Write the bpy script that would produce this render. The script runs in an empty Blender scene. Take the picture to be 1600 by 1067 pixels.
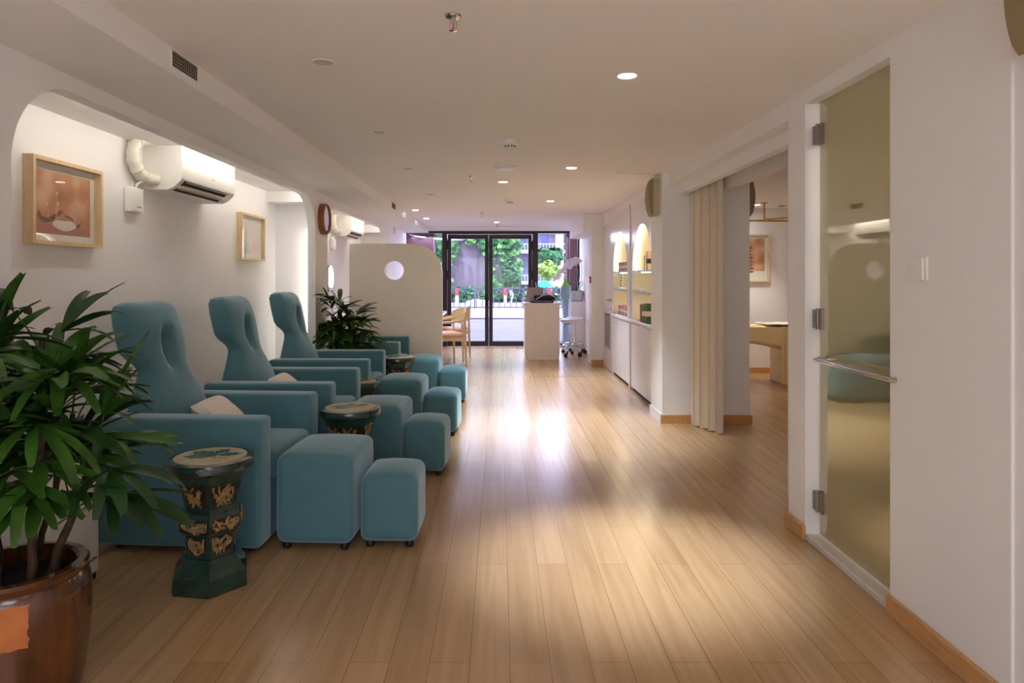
import bpy, bmesh, math, random
from mathutils import Vector, Matrix
random.seed(7)
PI = math.pi
sc = bpy.context.scene
COL = sc.collection

# ---------------------------------------------------------------- camera
cd = bpy.data.cameras.new('camera')
cam = bpy.data.objects.new('camera', cd)
COL.objects.link(cam)
cam.location = (0, 0, 1.3)
cam.rotation_euler = (PI / 2, 0, 0)
cd.sensor_width = 36
cd.lens = 24
cd.shift_x = 20 / 1600
cd.shift_y = -101.5 / 1600
cd.clip_start = 0.05
sc.camera = cam

# ---------------------------------------------------------------- world, sun, exposure
sc.view_settings.view_transform = 'Standard'
sc.view_settings.look = 'None'
sc.view_settings.gamma = 1
sc.view_settings.exposure = 1.0
w = bpy.data.worlds.new('world')
sc.world = w
w.use_nodes = True
bg = w.node_tree.nodes['Background']
bg.inputs[0].default_value = (0.78, 0.80, 1.0, 1)
bg.inputs[1].default_value = 3.4
sd = bpy.data.lights.new('sun', 'SUN')
sd.energy = 1.5
sd.color = (1, 0.97, 0.93)
sd.angle = 0.01
sun = bpy.data.objects.new('sun', sd)
COL.objects.link(sun)
sun.rotation_euler = (math.radians(42), 0, math.radians(-14))
sc.cycles.use_denoising = True
sc.cycles.max_bounces = 10
sc.cycles.diffuse_bounces = 8
sc.cycles.sample_clamp_indirect = 6

WARM = (1.0, 0.90, 0.78)
NEUT = (0.86, 0.99, 1.14)

def area(name, loc, size, power, color, rot=(0, 0, 0), size_y=None, spread=None):
    d = bpy.data.lights.new(name, 'AREA')
    d.energy = power
    d.color = color
    d.size = size
    if size_y:
        d.shape = 'RECTANGLE'
        d.size_y = size_y
    if spread:
        d.spread = spread
    o = bpy.data.objects.new(name, d)
    COL.objects.link(o)
    o.location = loc
    o.rotation_euler = rot
    return o

# unseen fill lights added behind the camera; ceiling lights of the inner rooms
area('rear_top_fill', (-0.1, -1.2, 2.2), 1.2, 10, NEUT)
area('rear_soft_fill', (-0.1, -3.15, 1.25), 3.0, 20, (0.86, 0.99, 1.14), (PI / 2, 0, 0), 1.7)  # large soft fill, added; no window known there
area('treatment_room_light', (3.4, 7.2, 2.18), 0.5, 3.2, WARM)
area('treatment_room_light_near', (2.9, 5.2, 2.18), 0.5, 1.2, WARM)
area('shower_room_light', (2.2, 2.9, 2.18), 0.3, 3, WARM)
area('picture_wall_light', (3.0, 8.95, 2.17), 0.1, 1.6, (0.9, 0.93, 1.0))

def spot(loc, power, color=NEUT, ang=100, blend=0.9, r=0.04):
    power *= 3.4
    d = bpy.data.lights.new('downlight_lamp', 'SPOT')
    d.energy = power
    d.color = color
    d.spot_size = math.radians(ang)
    d.spot_blend = blend
    d.shadow_soft_size = r
    o = bpy.data.objects.new('downlight_lamp', d)
    COL.objects.link(o)
    o.location = loc
    return o

# fill light added outside, hidden above the doorway, to strengthen the daylight
area('doorway_fill_light', (-0.2, 13.18, 2.07), 3.0, 48, (0.74, 0.74, 1.0), (-math.radians(14), 0, 0), 0.5)
# daylight portal over the glazed entrance (guides sampling of the sky only)
pt = area('entrance_portal', (-0.17, 12.95, 1.07), 3.3, 1, (1, 1, 1), (-PI / 2, 0, 0), 2.15)
pt.data.cycles.is_portal = True
# ---------------------------------------------------------------- materials
def lin(c):
    c = c / 255
    return c / 12.92 if c <= 0.04045 else ((c + 0.055) / 1.055) ** 2.4
def rgb(r, g, b):
    return (lin(r), lin(g), lin(b), 1)
MATS = {}
def mat(name, color, rough=0.6, metal=0.0, noise=0.0, nscale=20, bump=0.0, bscale=200, emit=None, estr=0, trans=0, coat=0, sheen=0, ior=1.45, alpha=1, stretch=None):
    if name in MATS:
        return MATS[name]
    m = bpy.data.materials.new(name)
    m.use_nodes = True
    nt = m.node_tree
    b = nt.nodes['Principled BSDF']
    b.inputs['Base Color'].default_value = color
    b.inputs['Roughness'].default_value = rough
    b.inputs['Metallic'].default_value = metal
    b.inputs['IOR'].default_value = ior
    b.inputs['Transmission Weight'].default_value = trans
    b.inputs['Coat Weight'].default_value = coat
    b.inputs['Coat Roughness'].default_value = 0.08
    b.inputs['Sheen Weight'].default_value = sheen
    b.inputs['Alpha'].default_value = alpha
    if sheen:
        b.inputs['Sheen Tint'].default_value = (0.72, 0.88, 1.0, 1)
        b.inputs['Sheen Roughness'].default_value = 0.4
    tc = nt.nodes.new('ShaderNodeTexCoord')
    mp = nt.nodes.new('ShaderNodeMapping')
    nt.links.new(tc.outputs['Object'], mp.inputs[0])
    if stretch:
        mp.inputs['Scale'].default_value = stretch
    if noise > 0:
        n = nt.nodes.new('ShaderNodeTexNoise')
        n.inputs['Scale'].default_value = nscale
        n.inputs['Detail'].default_value = 5
        nt.links.new(mp.outputs[0], n.inputs['Vector'])
        cr = nt.nodes.new('ShaderNodeValToRGB')
        lo = tuple(max(0, c * (1 - noise)) for c in color[:3]) + (1,)
        hi = tuple(min(1, c * (1 + noise)) for c in color[:3]) + (1,)
        cr.color_ramp.elements[0].position = 0.3
        cr.color_ramp.elements[1].position = 0.7
        cr.color_ramp.elements[0].color = lo
        cr.color_ramp.elements[1].color = hi
        nt.links.new(n.outputs['Fac'], cr.inputs[0])
        nt.links.new(cr.outputs[0], b.inputs['Base Color'])
    if bump > 0:
        n2 = nt.nodes.new('ShaderNodeTexNoise')
        n2.inputs['Scale'].default_value = bscale
        n2.inputs['Detail'].default_value = 3
        nt.links.new(mp.outputs[0], n2.inputs['Vector'])
        bp = nt.nodes.new('ShaderNodeBump')
        bp.inputs['Strength'].default_value = bump
        bp.inputs['Distance'].default_value = 0.002
        nt.links.new(n2.outputs['Fac'], bp.inputs['Height'])
        nt.links.new(bp.outputs[0], b.inputs['Normal'])
    if emit:
        b.inputs['Emission Color'].default_value = emit
        b.inputs['Emission Strength'].default_value = estr
    MATS[name] = m
    return m

WALL = mat('wall_paint', rgb(238, 236, 236), 0.75, noise=0.015, nscale=3, bump=0.15, bscale=90)
CEIL = mat('ceiling_paint', rgb(240, 236, 234), 0.8, noise=0.01, nscale=2)
TEAL = mat('teal_velvet', rgb(78, 122, 132), 0.85, noise=0.05, nscale=9, bump=0.35, bscale=700, sheen=0.95)
RUB = mat('black_rubber', rgb(22, 20, 20), 0.5)
CHROME = mat('chrome', rgb(205, 200, 198), 0.12, 1.0)
STEEL = mat('brushed_steel', rgb(150, 138, 128), 0.35, 1.0)
BRASS = mat('brass', rgb(190, 150, 80), 0.25, 1.0)
OAK = mat('light_oak', rgb(222, 194, 150), 0.5, noise=0.10, nscale=14, stretch=(3, 3, 0.6))
BASEW = mat('baseboard_wood', rgb(200, 150, 96), 0.45, noise=0.16, nscale=9, stretch=(6, 1, 14))
WHITEP = mat('white_plastic', rgb(232, 230, 224), 0.35)
WHITEG = mat('glossy_white', rgb(226, 222, 220), 0.22, noise=0.01, nscale=3)
DARK = mat('dark_frame', rgb(44, 30, 36), 0.4)
BLACK = mat('black_gap', rgb(14, 12, 12), 0.7)
GREENG = mat('green_glaze', rgb(32, 54, 46), 0.14, noise=0.4, nscale=14, coat=0.5)
GOLDG = mat('gold_glaze', rgb(146, 116, 74), 0.25, noise=0.45, nscale=30)
BROWNG = mat('dark_brown_hollow', rgb(48, 26, 16), 0.5)
CREAM = mat('cream_glaze', rgb(196, 180, 148), 0.2, noise=0.06, nscale=30)
JADE = mat('jade_glaze', rgb(36, 98, 88), 0.2, noise=0.2, nscale=40)
LEAF = mat('palm_leaf', rgb(54, 90, 28), 0.38, noise=0.42, nscale=8)
LEAF2 = mat('palm_leaf_dark', rgb(32, 62, 24), 0.38, noise=0.35, nscale=8)
STEM = mat('palm_cane', rgb(62, 42, 24), 0.8, noise=0.5, nscale=30, bump=0.8, bscale=120)
PET = mat('palm_petiole', rgb(66, 92, 36), 0.5)
SOIL = mat('soil', rgb(40, 28, 20), 0.95, noise=0.4, nscale=60, bump=1, bscale=60)
MATB = mat('picture_mat', rgb(226, 226, 218), 0.8)
LINEN = mat('linen_curtain', rgb(228, 216, 198), 0.9, noise=0.06, nscale=160, bump=0.5, bscale=500, stretch=(1, 1, 0.25))
SCREEN = mat('screen_laminate', rgb(240, 232, 218), 0.35, noise=0.03, nscale=2)
LED = mat('led_strip', (1, 0.9, 0.75, 1), emit=(1.0, 0.97, 0.89, 1), estr=5.6)
LEDW = mat('led_warm', (1, 0.85, 0.6, 1), emit=(1.0, 0.84, 0.60, 1), estr=9)
LAMP = mat('lamp_face', (1, 1, 1, 1), emit=(1.0, 0.93, 0.86, 1), estr=14)
CONC = mat('weathered_concrete', rgb(112, 104, 116), 0.9, noise=0.25, nscale=1.3, stretch=(3, 3, 0.5))
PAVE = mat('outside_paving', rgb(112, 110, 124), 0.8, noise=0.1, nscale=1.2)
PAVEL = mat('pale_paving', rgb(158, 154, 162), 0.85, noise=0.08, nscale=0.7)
IVY = mat('ivy_green', rgb(50, 104, 62), 0.6, noise=0.6, nscale=1.6)
BUSH = mat('bush_yellow_green', rgb(132, 164, 72), 0.6, noise=0.35, nscale=2)
BARK = mat('pale_bark', rgb(190, 184, 176), 0.9, noise=0.2, nscale=6)
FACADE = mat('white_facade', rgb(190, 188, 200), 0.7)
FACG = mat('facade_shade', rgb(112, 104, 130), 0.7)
WING = mat('blue_window', rgb(84, 90, 130), 0.2)
RAIL = mat('grey_iron', rgb(84, 88, 108), 0.5, 0.3)
RED = mat('red_paint', rgb(200, 50, 55), 0.5)
WPOST = mat('white_post_paint', rgb(235, 235, 235), 0.5)
BRICKR = mat('red_brown_render', rgb(96, 66, 70), 0.85, noise=0.12, nscale=5)
GREYPOT = mat('grey_ceramic', rgb(196, 194, 198), 0.6, noise=0.05, nscale=12)
PINK = mat('pink_upholstery', rgb(226, 186, 168), 0.8, bump=0.3, bscale=400)
PURPLE = mat('dark_purple_fabric', rgb(38, 28, 62), 0.55, noise=0.3, nscale=20)
SILVER = mat('silver_trim', rgb(200, 200, 210), 0.25, 0.8)
DESKW = mat('desk_whitewood', rgb(232, 224, 214), 0.5, noise=0.04, nscale=10, stretch=(6, 6, 0.4))
SHEET = mat('cream_sheet', rgb(232, 208, 158), 0.85, bump=0.2, bscale=60)
TOWEL = mat('white_towel', rgb(232, 224, 216), 0.9, bump=0.8, bscale=200)
SPEAKC = mat('beige_speaker', rgb(188, 176, 148), 0.5)
SPEAKD = mat('speaker_grille', rgb(150, 132, 96), 0.6, bump=0.6, bscale=600)

def glass_mat(name, color, rough=0.0):
    m = bpy.data.materials.new(name)
    m.use_nodes = True
    nt = m.node_tree
    nt.nodes.remove(nt.nodes['Principled BSDF'])
    out = nt.nodes['Material Output']
    tr = nt.nodes.new('ShaderNodeBsdfTransparent')
    tr.inputs[0].default_value = color
    gl = nt.nodes.new('ShaderNodeBsdfGlossy')
    gl.inputs['Roughness'].default_value = rough
    lw = nt.nodes.new('ShaderNodeFresnel')
    lw.inputs[0].default_value = 1.45
    mx = nt.nodes.new('ShaderNodeMixShader')
    ge = nt.nodes.new('ShaderNodeNewGeometry')
    om = nt.nodes.new('ShaderNodeMath'); om.operation = 'SUBTRACT'; om.inputs[0].default_value = 1
    nt.links.new(ge.outputs['Backfacing'], om.inputs[1])
    mu = nt.nodes.new('ShaderNodeMath'); mu.operation = 'MULTIPLY'
    nt.links.new(lw.outputs[0], mu.inputs[0]); nt.links.new(om.outputs[0], mu.inputs[1])
    nt.links.new(mu.outputs[0], mx.inputs[0])
    nt.links.new(tr.outputs[0], mx.inputs[1])
    nt.links.new(gl.outputs[0], mx.inputs[2])
    nt.links.new(mx.outputs[0], out.inputs[0])
    MATS[name] = m
    return m
GLASS = glass_mat('clear_glass', (0.93, 0.94, 1.0, 1))
PICGLASS = glass_mat('picture_glass', (0.99, 0.99, 0.99, 1))

def film_glass():
    m = bpy.data.materials.new('olive_film_glass')
    m.use_nodes = True
    nt = m.node_tree
    nt.nodes.remove(nt.nodes['Principled BSDF'])
    out = nt.nodes['Material Output']
    df = nt.nodes.new('ShaderNodeBsdfDiffuse')
    df.inputs[0].default_value = rgb(186, 178, 138)
    tl = nt.nodes.new('ShaderNodeBsdfTranslucent')
    tl.inputs[0].default_value = rgb(190, 184, 140)
    m1 = nt.nodes.new('ShaderNodeMixShader')
    m1.inputs[0].default_value = 0.35
    nt.links.new(df.outputs[0], m1.inputs[1])
    nt.links.new(tl.outputs[0], m1.inputs[2])
    gl = nt.nodes.new('ShaderNodeBsdfGlossy')
    gl.inputs['Roughness'].default_value = 0.0
    gl.inputs[0].default_value = rgb(240, 238, 222)
    m2 = nt.nodes.new('ShaderNodeMixShader')
    m2.inputs[0].default_value = 0.45
    nt.links.new(m1.outputs[0], m2.inputs[1])
    nt.links.new(gl.outputs[0], m2.inputs[2])
    nt.links.new(m2.outputs[0], out.inputs[0])
    return m
FILM = film_glass()

def floor_mat():
    m = bpy.data.materials.new('oak_plank_floor')
    m.use_nodes = True
    nt = m.node_tree
    N, L = nt.nodes, nt.links
    b = N['Principled BSDF']
    tc = N.new('ShaderNodeTexCoord')
    mp = N.new('ShaderNodeMapping')
    mp.inputs['Rotation'].default_value = (0, 0, -PI / 2)
    mp.inputs['Location'].default_value = (0.2, 0.036, 0)
    L.new(tc.outputs['Object'], mp.inputs[0])
    br = N.new('ShaderNodeTexBrick')
    br.offset = 0.37
    br.inputs['Scale'].default_value = 1
    br.inputs['Brick Width'].default_value = 1.25
    br.inputs['Row Height'].default_value = 0.135
    br.inputs['Mortar Size'].default_value = 0.0011
    br.inputs['Mortar Smooth'].default_value = 0.3
    br.inputs['Color1'].default_value = rgb(194, 158, 116)
    br.inputs['Color2'].default_value = rgb(180, 144, 103)
    br.inputs['Mortar'].default_value = rgb(120, 84, 54)
    L.new(mp.outputs[0], br.inputs['Vector'])
    mp2 = N.new('ShaderNodeMapping')
    mp2.inputs['Scale'].default_value = (26, 1.3, 1)
    L.new(tc.outputs['Object'], mp2.inputs[0])
    nz = N.new('ShaderNodeTexNoise')
    nz.inputs['Scale'].default_value = 1
    nz.inputs['Detail'].default_value = 6
    nz.inputs['Distortion'].default_value = 0.6
    L.new(mp2.outputs[0], nz.inputs['Vector'])
    # shift the grain from plank to plank
    mulc = N.new('ShaderNodeMixRGB')
    mulc.blend_type = 'MULTIPLY'
    mulc.inputs[0].default_value = 0.55
    cr = N.new('ShaderNodeValToRGB')
    cr.color_ramp.elements[0].position = 0.25
    cr.color_ramp.elements[0].color = rgb(200, 184, 166)
    cr.color_ramp.elements[1].position = 0.7
    cr.color_ramp.elements[1].color = (1, 1, 1, 1)
    L.new(nz.outputs['Fac'], cr.inputs[0])
    L.new(br.outputs['Color'], mulc.inputs[1])
    L.new(cr.outputs[0], mulc.inputs[2])
    L.new(mulc.outputs[0], b.inputs['Base Color'])
    b.inputs['Roughness'].default_value = 0.235
    b.inputs['IOR'].default_value = 1.75
    nf = N.new('ShaderNodeTexNoise')
    mp3 = N.new('ShaderNodeMapping')
    mp3.inputs['Scale'].default_value = (160, 14, 1)
    L.new(tc.outputs['Object'], mp3.inputs[0])
    L.new(mp3.outputs[0], nf.inputs['Vector'])
    nf.inputs['Scale'].default_value = 1
    bp = N.new('ShaderNodeBump')
    bp.inputs['Strength'].default_value = 0.12
    bp.inputs['Distance'].default_value = 0.001
    L.new(nf.outputs['Fac'], bp.inputs['Height'])
    L.new(bp.outputs[0], b.inputs['Normal'])
    return m
FLOORM = floor_mat()

def pot_mat():
    m = bpy.data.materials.new('brown_glazed_pot')
    m.use_nodes = True
    nt = m.node_tree
    N, L = nt.nodes, nt.links
    b = N['Principled BSDF']
    tc = N.new('ShaderNodeTexCoord')
    mp = N.new('ShaderNodeMapping')
    mp.inputs['Scale'].default_value = (9, 9, 1.6)
    L.new(tc.outputs['Object'], mp.inputs[0])
    nz = N.new('ShaderNodeTexNoise')
    nz.inputs['Scale'].default_value = 1.5
    nz.inputs['Detail'].default_value = 6
    L.new(mp.outputs[0], nz.inputs['Vector'])
    cr = N.new('ShaderNodeValToRGB')
    cr.color_ramp.elements[0].position = 0.3
    cr.color_ramp.elements[0].color = rgb(44, 20, 8)
    cr.color_ramp.elements[1].position = 0.72
    cr.color_ramp.elements[1].color = rgb(112, 62, 28)
    L.new(nz.outputs['Fac'], cr.inputs[0])
    L.new(cr.outputs[0], b.inputs['Base Color'])
    b.inputs['Roughness'].default_value = 0.16
    b.inputs['Coat Weight'].default_value = 0.6
    return m
POTM = pot_mat()
CLAY = mat('bare_clay', rgb(190, 112, 60), 0.75, noise=0.15, nscale=14)

def ramp_print(name, stops, axis_scale=1.0):
    m = bpy.data.materials.new(name)
    m.use_nodes = True
    nt = m.node_tree
    N, L = nt.nodes, nt.links
    b = N['Principled BSDF']
    tc = N.new('ShaderNodeTexCoord')
    nz = N.new('ShaderNodeTexNoise')
    nz.inputs['Scale'].default_value = 6 * axis_scale
    nz.inputs['Detail'].default_value = 1
    L.new(tc.outputs['Object'], nz.inputs['Vector'])
    cr = N.new('ShaderNodeValToRGB')
    els = cr.color_ramp.elements
    els[0].position, els[0].color = stops[0]
    els[1].position, els[1].color = stops[-1]
    for p, c in stops[1:-1]:
        e = els.new(p)
        e.color = c
    L.new(nz.outputs['Fac'], cr.inputs[0])
    L.new(cr.outputs[0], b.inputs['Base Color'])
    b.inputs['Roughness'].default_value = 0.6
    return m
ARTBG = ramp_print('art_orange', [(0.25, rgb(158, 106, 78)), (0.5, rgb(200, 142, 100)), (0.75, rgb(228, 198, 170))])
ARTPALE = ramp_print('art_pale', [(0.25, rgb(206, 200, 190)), (0.5, rgb(216, 208, 200)), (0.75, rgb(226, 196, 190))])
ARTSTONE = mat('art_stone', rgb(226, 216, 202), 0.7, noise=0.12, nscale=60)
ARTTWIG = mat('art_twig', rgb(120, 92, 76), 0.7, noise=0.4, nscale=80)
ARTTBL = mat('art_table', rgb(178, 124, 110), 0.7)

# ---------------------------------------------------------------- mesh helpers
def box(bm, x0, x1, y0, y1, z0, z1, mi=0, rot=None):
    vs = [bm.verts.new(Vector(p)) for p in ((x0, y0, z0), (x1, y0, z0), (x1, y1, z0), (x0, y1, z0), (x0, y0, z1), (x1, y0, z1), (x1, y1, z1), (x0, y1, z1))]
    if rot is not None:
        for v in vs:
            v.co = rot @ v.co
    for f in ((0, 3, 2, 1), (4, 5, 6, 7), (0, 1, 5, 4), (1, 2, 6, 5), (2, 3, 7, 6), (3, 0, 4, 7)):
        fc = bm.faces.new([vs[i] for i in f])
        fc.material_index = mi
    return vs

def lathe(bm, prof, c=(0, 0, 0), seg=32, mi=0, phase=0.0, caps=True, axis='z'):
    rings = []
    for r, z in prof:
        ring = []
        for i in range(seg):
            a = phase + 2 * PI * i / seg
            if axis == 'z':
                p = (c[0] + r * math.cos(a), c[1] + r * math.sin(a), c[2] + z)
            elif axis == 'y':
                p = (c[0] + r * math.cos(a), c[1] + z, c[2] - r * math.sin(a))
            else:
                p = (c[0] + z, c[1] + r * math.cos(a), c[2] + r * math.sin(a))
            ring.append(bm.verts.new(p))
        rings.append(ring)
    for k in range(len(rings) - 1):
        for i in range(seg):
            j = (i + 1) % seg
            f = bm.faces.new((rings[k][i], rings[k][j], rings[k + 1][j], rings[k + 1][i]))
            f.material_index = mi
    if caps:
        f = bm.faces.new(list(reversed(rings[0]))); f.material_index = mi
        f = bm.faces.new(rings[-1]); f.material_index = mi
    return rings

def tube(bm, pts, rad, seg=8, mi=0, caps=True):
    pts = [Vector(p) for p in pts]
    n = len(pts)
    if not isinstance(rad, (list, tuple)):
        rad = [rad] * n
    rings = []
    prev = None
    for i, p in enumerate(pts):
        t = (pts[min(i + 1, n - 1)] - pts[max(i - 1, 0)]).normalized()
        if prev is None:
            up = Vector((0, 0, 1)) if abs(t.z) < 0.9 else Vector((1, 0, 0))
            u = t.cross(up).normalized()
        else:
            u = (prev - t * prev.dot(t)).normalized()
        prev = u
        v = t.cross(u)
        rings.append([bm.verts.new(p + (u * math.cos(2 * PI * k / seg) + v * math.sin(2 * PI * k / seg)) * rad[i]) for k in range(seg)])
    for a in range(n - 1):
        for k in range(seg):
            j = (k + 1) % seg
            f = bm.faces.new((rings[a][k], rings[a][j], rings[a + 1][j], rings[a + 1][k]))
            f.material_index = mi
    if caps:
        f = bm.faces.new(list(reversed(rings[0]))); f.material_index = mi
        f = bm.faces.new(rings[-1]); f.material_index = mi

def slab(bm, outer, holes, mapf, d0, d1, mi=0):
    """a plate with holes: 2D loops -> triangles -> extruded between d0 and d1; mapf(u, v, d) -> xyz"""
    edges = []
    loops = [outer] + list(holes)
    t = bmesh.new()
    for lp in loops:
        vs = [t.verts.new((u, v, 0)) for u, v in lp]
        for i in range(len(vs)):
            edges.append(t.edges.new((vs[i], vs[(i + 1) % len(vs)])))
    bmesh.ops.triangle_fill(t, edges=edges, use_beauty=True, use_dissolve=False)
    t.verts.index_update()
    A = [bm.verts.new(mapf(v.co.x, v.co.y, d0)) for v in t.verts]
    B = [bm.verts.new(mapf(v.co.x, v.co.y, d1)) for v in t.verts]
    for f in t.faces:
        ids = [v.index for v in f.verts]
        g = bm.faces.new([A[i] for i in ids]); g.material_index = mi
        g = bm.faces.new([B[i] for i in reversed(ids)]); g.material_index = mi
    for e in t.edges:
        if len(e.link_faces) == 1:
            i, j = e.verts[0].index, e.verts[1].index
            g = bm.faces.new((A[i], A[j], B[j], B[i])); g.material_index = mi
    t.free()
    bmesh.ops.recalc_face_normals(bm, faces=bm.faces[:])

def bevel(bm, off, seg=3):
    bmesh.ops.bevel(bm, geom=bm.edges[:], offset=off, segments=seg, profile=0.5, affect='EDGES', clamp_overlap=True)

def obj(name, bm, mats, parent=None, smooth=0.6, fix=False):
    if fix:
        bmesh.ops.recalc_face_normals(bm, faces=bm.faces[:])
    me = bpy.data.meshes.new(name)
    bm.to_mesh(me)
    bm.free()
    if not isinstance(mats, (list, tuple)):
        mats = [mats]
    for m in mats:
        me.materials.append(m)
    if smooth:
        me.polygons.foreach_set('use_smooth', [True] * len(me.polygons))
        me.set_sharp_from_angle(angle=smooth)
    o = bpy.data.objects.new(name, me)
    COL.objects.link(o)
    if parent:
        o.parent = parent
    return o

def tag(o, label=None, cat=None, group=None, kind=None):
    if label: o['label'] = label
    if cat: o['category'] = cat
    if group: o['group'] = group
    if kind: o['kind'] = kind
    return o

def thing(name, label, cat, loc=(0, 0, 0), rz=0.0, group=None, kind=None):
    o = bpy.data.objects.new(name, None)
    COL.objects.link(o)
    o.location = loc
    o.rotation_euler = (0, 0, rz)
    o.empty_display_size = 0.1
    return tag(o, label, cat, group, kind)

def kids(o):
    return [c for c in COL.objects if c.parent == o]

def dup(o, parent=None, loc=None, rz=None, label=None):
    c = o.copy()
    COL.objects.link(c)
    if parent: c.parent = parent
    if loc is not None: c.location = loc
    if rz is not None: c.rotation_euler = (0, 0, rz)
    if label: c['label'] = label
    for k in kids(o):
        dup(k, c)
    return c

def B(*a):
    """one box as a fresh bmesh"""
    bm = bmesh.new()
    box(bm, *a)
    return bm

def RB(x0, x1, y0, y1, z0, z1, off, seg=3):
    bm = B(x0, x1, y0, y1, z0, z1)
    bevel(bm, off, seg)
    return bm

def struct(name, bm, m, parent=None, label=None, smooth=0.6):
    o = obj(name, bm, m, parent, smooth)
    if not parent:
        tag(o, label, kind='structure')
    return o

def arc(cx, cy, r, a0, a1, n=10):
    return [(cx + r * math.cos(a0 + (a1 - a0) * i / n), cy + r * math.sin(a0 + (a1 - a0) * i / n)) for i in range(n + 1)]

# ================================================================ SETTING
H = 2.22
XL, XR = -1.73, 1.51
YF = 12.7
struct('floor', B(-2.4, 4.8, -3.2, 12.66, -0.1, 0), FLOORM, label='pale oak plank floor of the long room')
# ceiling (one slab over all rooms)
struct('ceiling', B(-2.4, 4.8, -3.2, YF, H, H + 0.1), CEIL, label='flat white painted ceiling')
# left wall with two rounded openings
def opening(y0, y1, zt, r, r2=None):
    pts = [(y0, 0.0), (y0, zt - r)]
    pts += arc(y0 + r, zt - r, r, PI, PI / 2)[1:]
    pts += arc(y1 - r, zt - r, r, PI / 2, 0)
    pts += [(y1, 0.0)]
    return pts
prof = [(-3.2, 0.0)] + opening(2.42, 6.43, 2.045, 0.34) + opening(6.88, 10.5, 2.03, 0.34) + [(YF, 0.0), (YF, 2.12), (-3.2, 2.12)]
bm = bmesh.new()
slab(bm, prof, [], lambda u, v, d: (d, u, v), XL - 0.075, XL)
struct('wall_left', bm, WALL, label='white left wall with two round-cornered alcove openings', smooth=0.5)
# soffit along the left
struct('trim_1', B(-2.3, -1.31, -3.2, YF, 2.11, H - 0.001), WALL, label='dropped white soffit running along the left wall')
# alcove shells
bm = bmesh.new()
box(bm, -2.35, -2.15, 2.2, 12.6, 0, 2.11)
box(bm, -2.15, XL - 0.076, 2.2, 2.32, 0, 2.09)
box(bm, -2.15, XL - 0.076, 6.56, 6.8, 0, 2.09)
box(bm, -2.15, XL - 0.076, 10.6, 10.8, 0, 2.09)
box(bm, -2.15, XL - 0.076, 6.32, 6.559, 1.99, 2.09)
box(bm, -2.15, XL - 0.076, 10.4, 10.599, 1.97, 2.09)
box(bm, -2.15, XL - 0.076, 2.2, 12.6, 2.09, 2.109)
struct('wall_alcove', bm, WALL, label='back and end walls of the lit massage alcoves')
# LED strips tucked behind the front lip of the alcoves
bm = bmesh.new(); box(bm, XL - 0.095, XL - 0.078, 2.9, 6.25, 2.065, 2.085)
box(bm, XL - 0.09, XL - 0.078, 6.44, 6.45, 0.3, 1.75)
tag(obj('led_strip', bm, LED), 'hidden warm light strip behind the lip of the front alcove', 'light strip')
bm = bmesh.new(); box(bm, XL - 0.095, XL - 0.078, 7.3, 10.3, 2.065, 2.085)
tag(obj('led_strip', bm, LED), 'hidden warm light strip behind the lip of the far alcove', 'light strip')

# right wall: near piece, door lintel, post
bm = bmesh.new()
box(bm, XR, XR + 0.16, 2.014, 2.637, 0, H)
box(bm, XR, XR + 0.16, 2.637, 3.37, 2.15, H)
box(bm, XR, XR + 0.16, 3.37, 3.565, 0, H)
struct('wall_right', bm, WALL, label='white right wall around the frosted glass door')
struct('wall_right_rear', B(XR + 0.01, XR + 0.16, -3.2, 2.013, 0, H), WALL, label='right wall beside the camera')
struct('wall_back', B(-2.3, 4.8, -3.3, -3.2, 0, H), WALL, label='wall behind the camera')
# unseen window frame added around the soft fill light behind the camera
bm = bmesh.new()
for (x0, x1, z0, z1) in ((-1.66, -1.6, 0.34, 2.16), (1.4, 1.46, 0.34, 2.16), (-1.6, 1.4, 0.34, 0.4), (-1.6, 1.4, 2.1, 2.16)):
    box(bm, x0, x1, -3.199, -3.16, z0, z1)
struct('window_3', bm, WHITEP, label='added white frame around the unseen fill light behind the camera')
# opening to the treatment room: stepped fascias
bm = bmesh.new()
box(bm, XR, 1.598, 3.566, 6.05, 2.116, H)
box(bm, 1.6, 1.66, 3.566, 6.05, 2.03, H)
struct('trim_2', bm, WALL, label='stepped fascia over the treatment room opening')
struct('trim_3', B(1.87, 1.95, 3.61, 6.05, 2.03, H), WALL, label='inner fascia behind the curtain track')
# column
bm = bmesh.new()
box(bm, 1.444, 2.22, 6.05, 6.49, 0, H)
struct('wall_column', bm, WALL, label='square column between display cabinets and curtain')
# treatment room walls
bm = bmesh.new()
box(bm, 2.1, 4.8, 9.2, 9.35, 0, H)
box(bm, 2.12, 2.22, 6.5, 9.2, 0, H)
box(bm, 4.7, 4.8, 3.0, 9.2, 0, H)
box(bm, XR + 0.161, 4.7, 3.58, 3.6, 0, H)
struct('wall_treatment_room', bm, WALL, label='walls of the treatment room beyond the curtain')
# shower room behind the film glass
bm = bmesh.new()
box(bm, 2.9, 2.95, 2.2, 3.579, 0, H)
box(bm, XR + 0.161, 2.9, 2.2, 2.25, 0, H)
struct('wall_shower_room', bm, WALL, label='walls of the small room behind the glass door')
# right wall further on, behind cabinets and around the white door
bm = bmesh.new()
box(bm, 1.53, 1.66, 9.2, 10.02, 2.05, H)
box(bm, 1.9, 1.95, 6.5, 9.2, 0, H)
box(bm, 1.535, 1.66, 9.96, 10.05, 0, H)
box(bm, 1.49, 1.6, 10.051, YF, 0, H)
struct('wall_right_far', bm, WALL, label='white right wall by the entrance')
struct('trim_4', RB(1.366, 1.53, 10.05, 10.4, 0.0, 1.96, 0.004, 1), WALL, label='pilaster before the entrance')
struct('trim_5', B(1.24, 1.53, 10.03, 12.0, 1.962, H - 0.002), WALL, label='boxed beam end above the pilaster')
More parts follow.
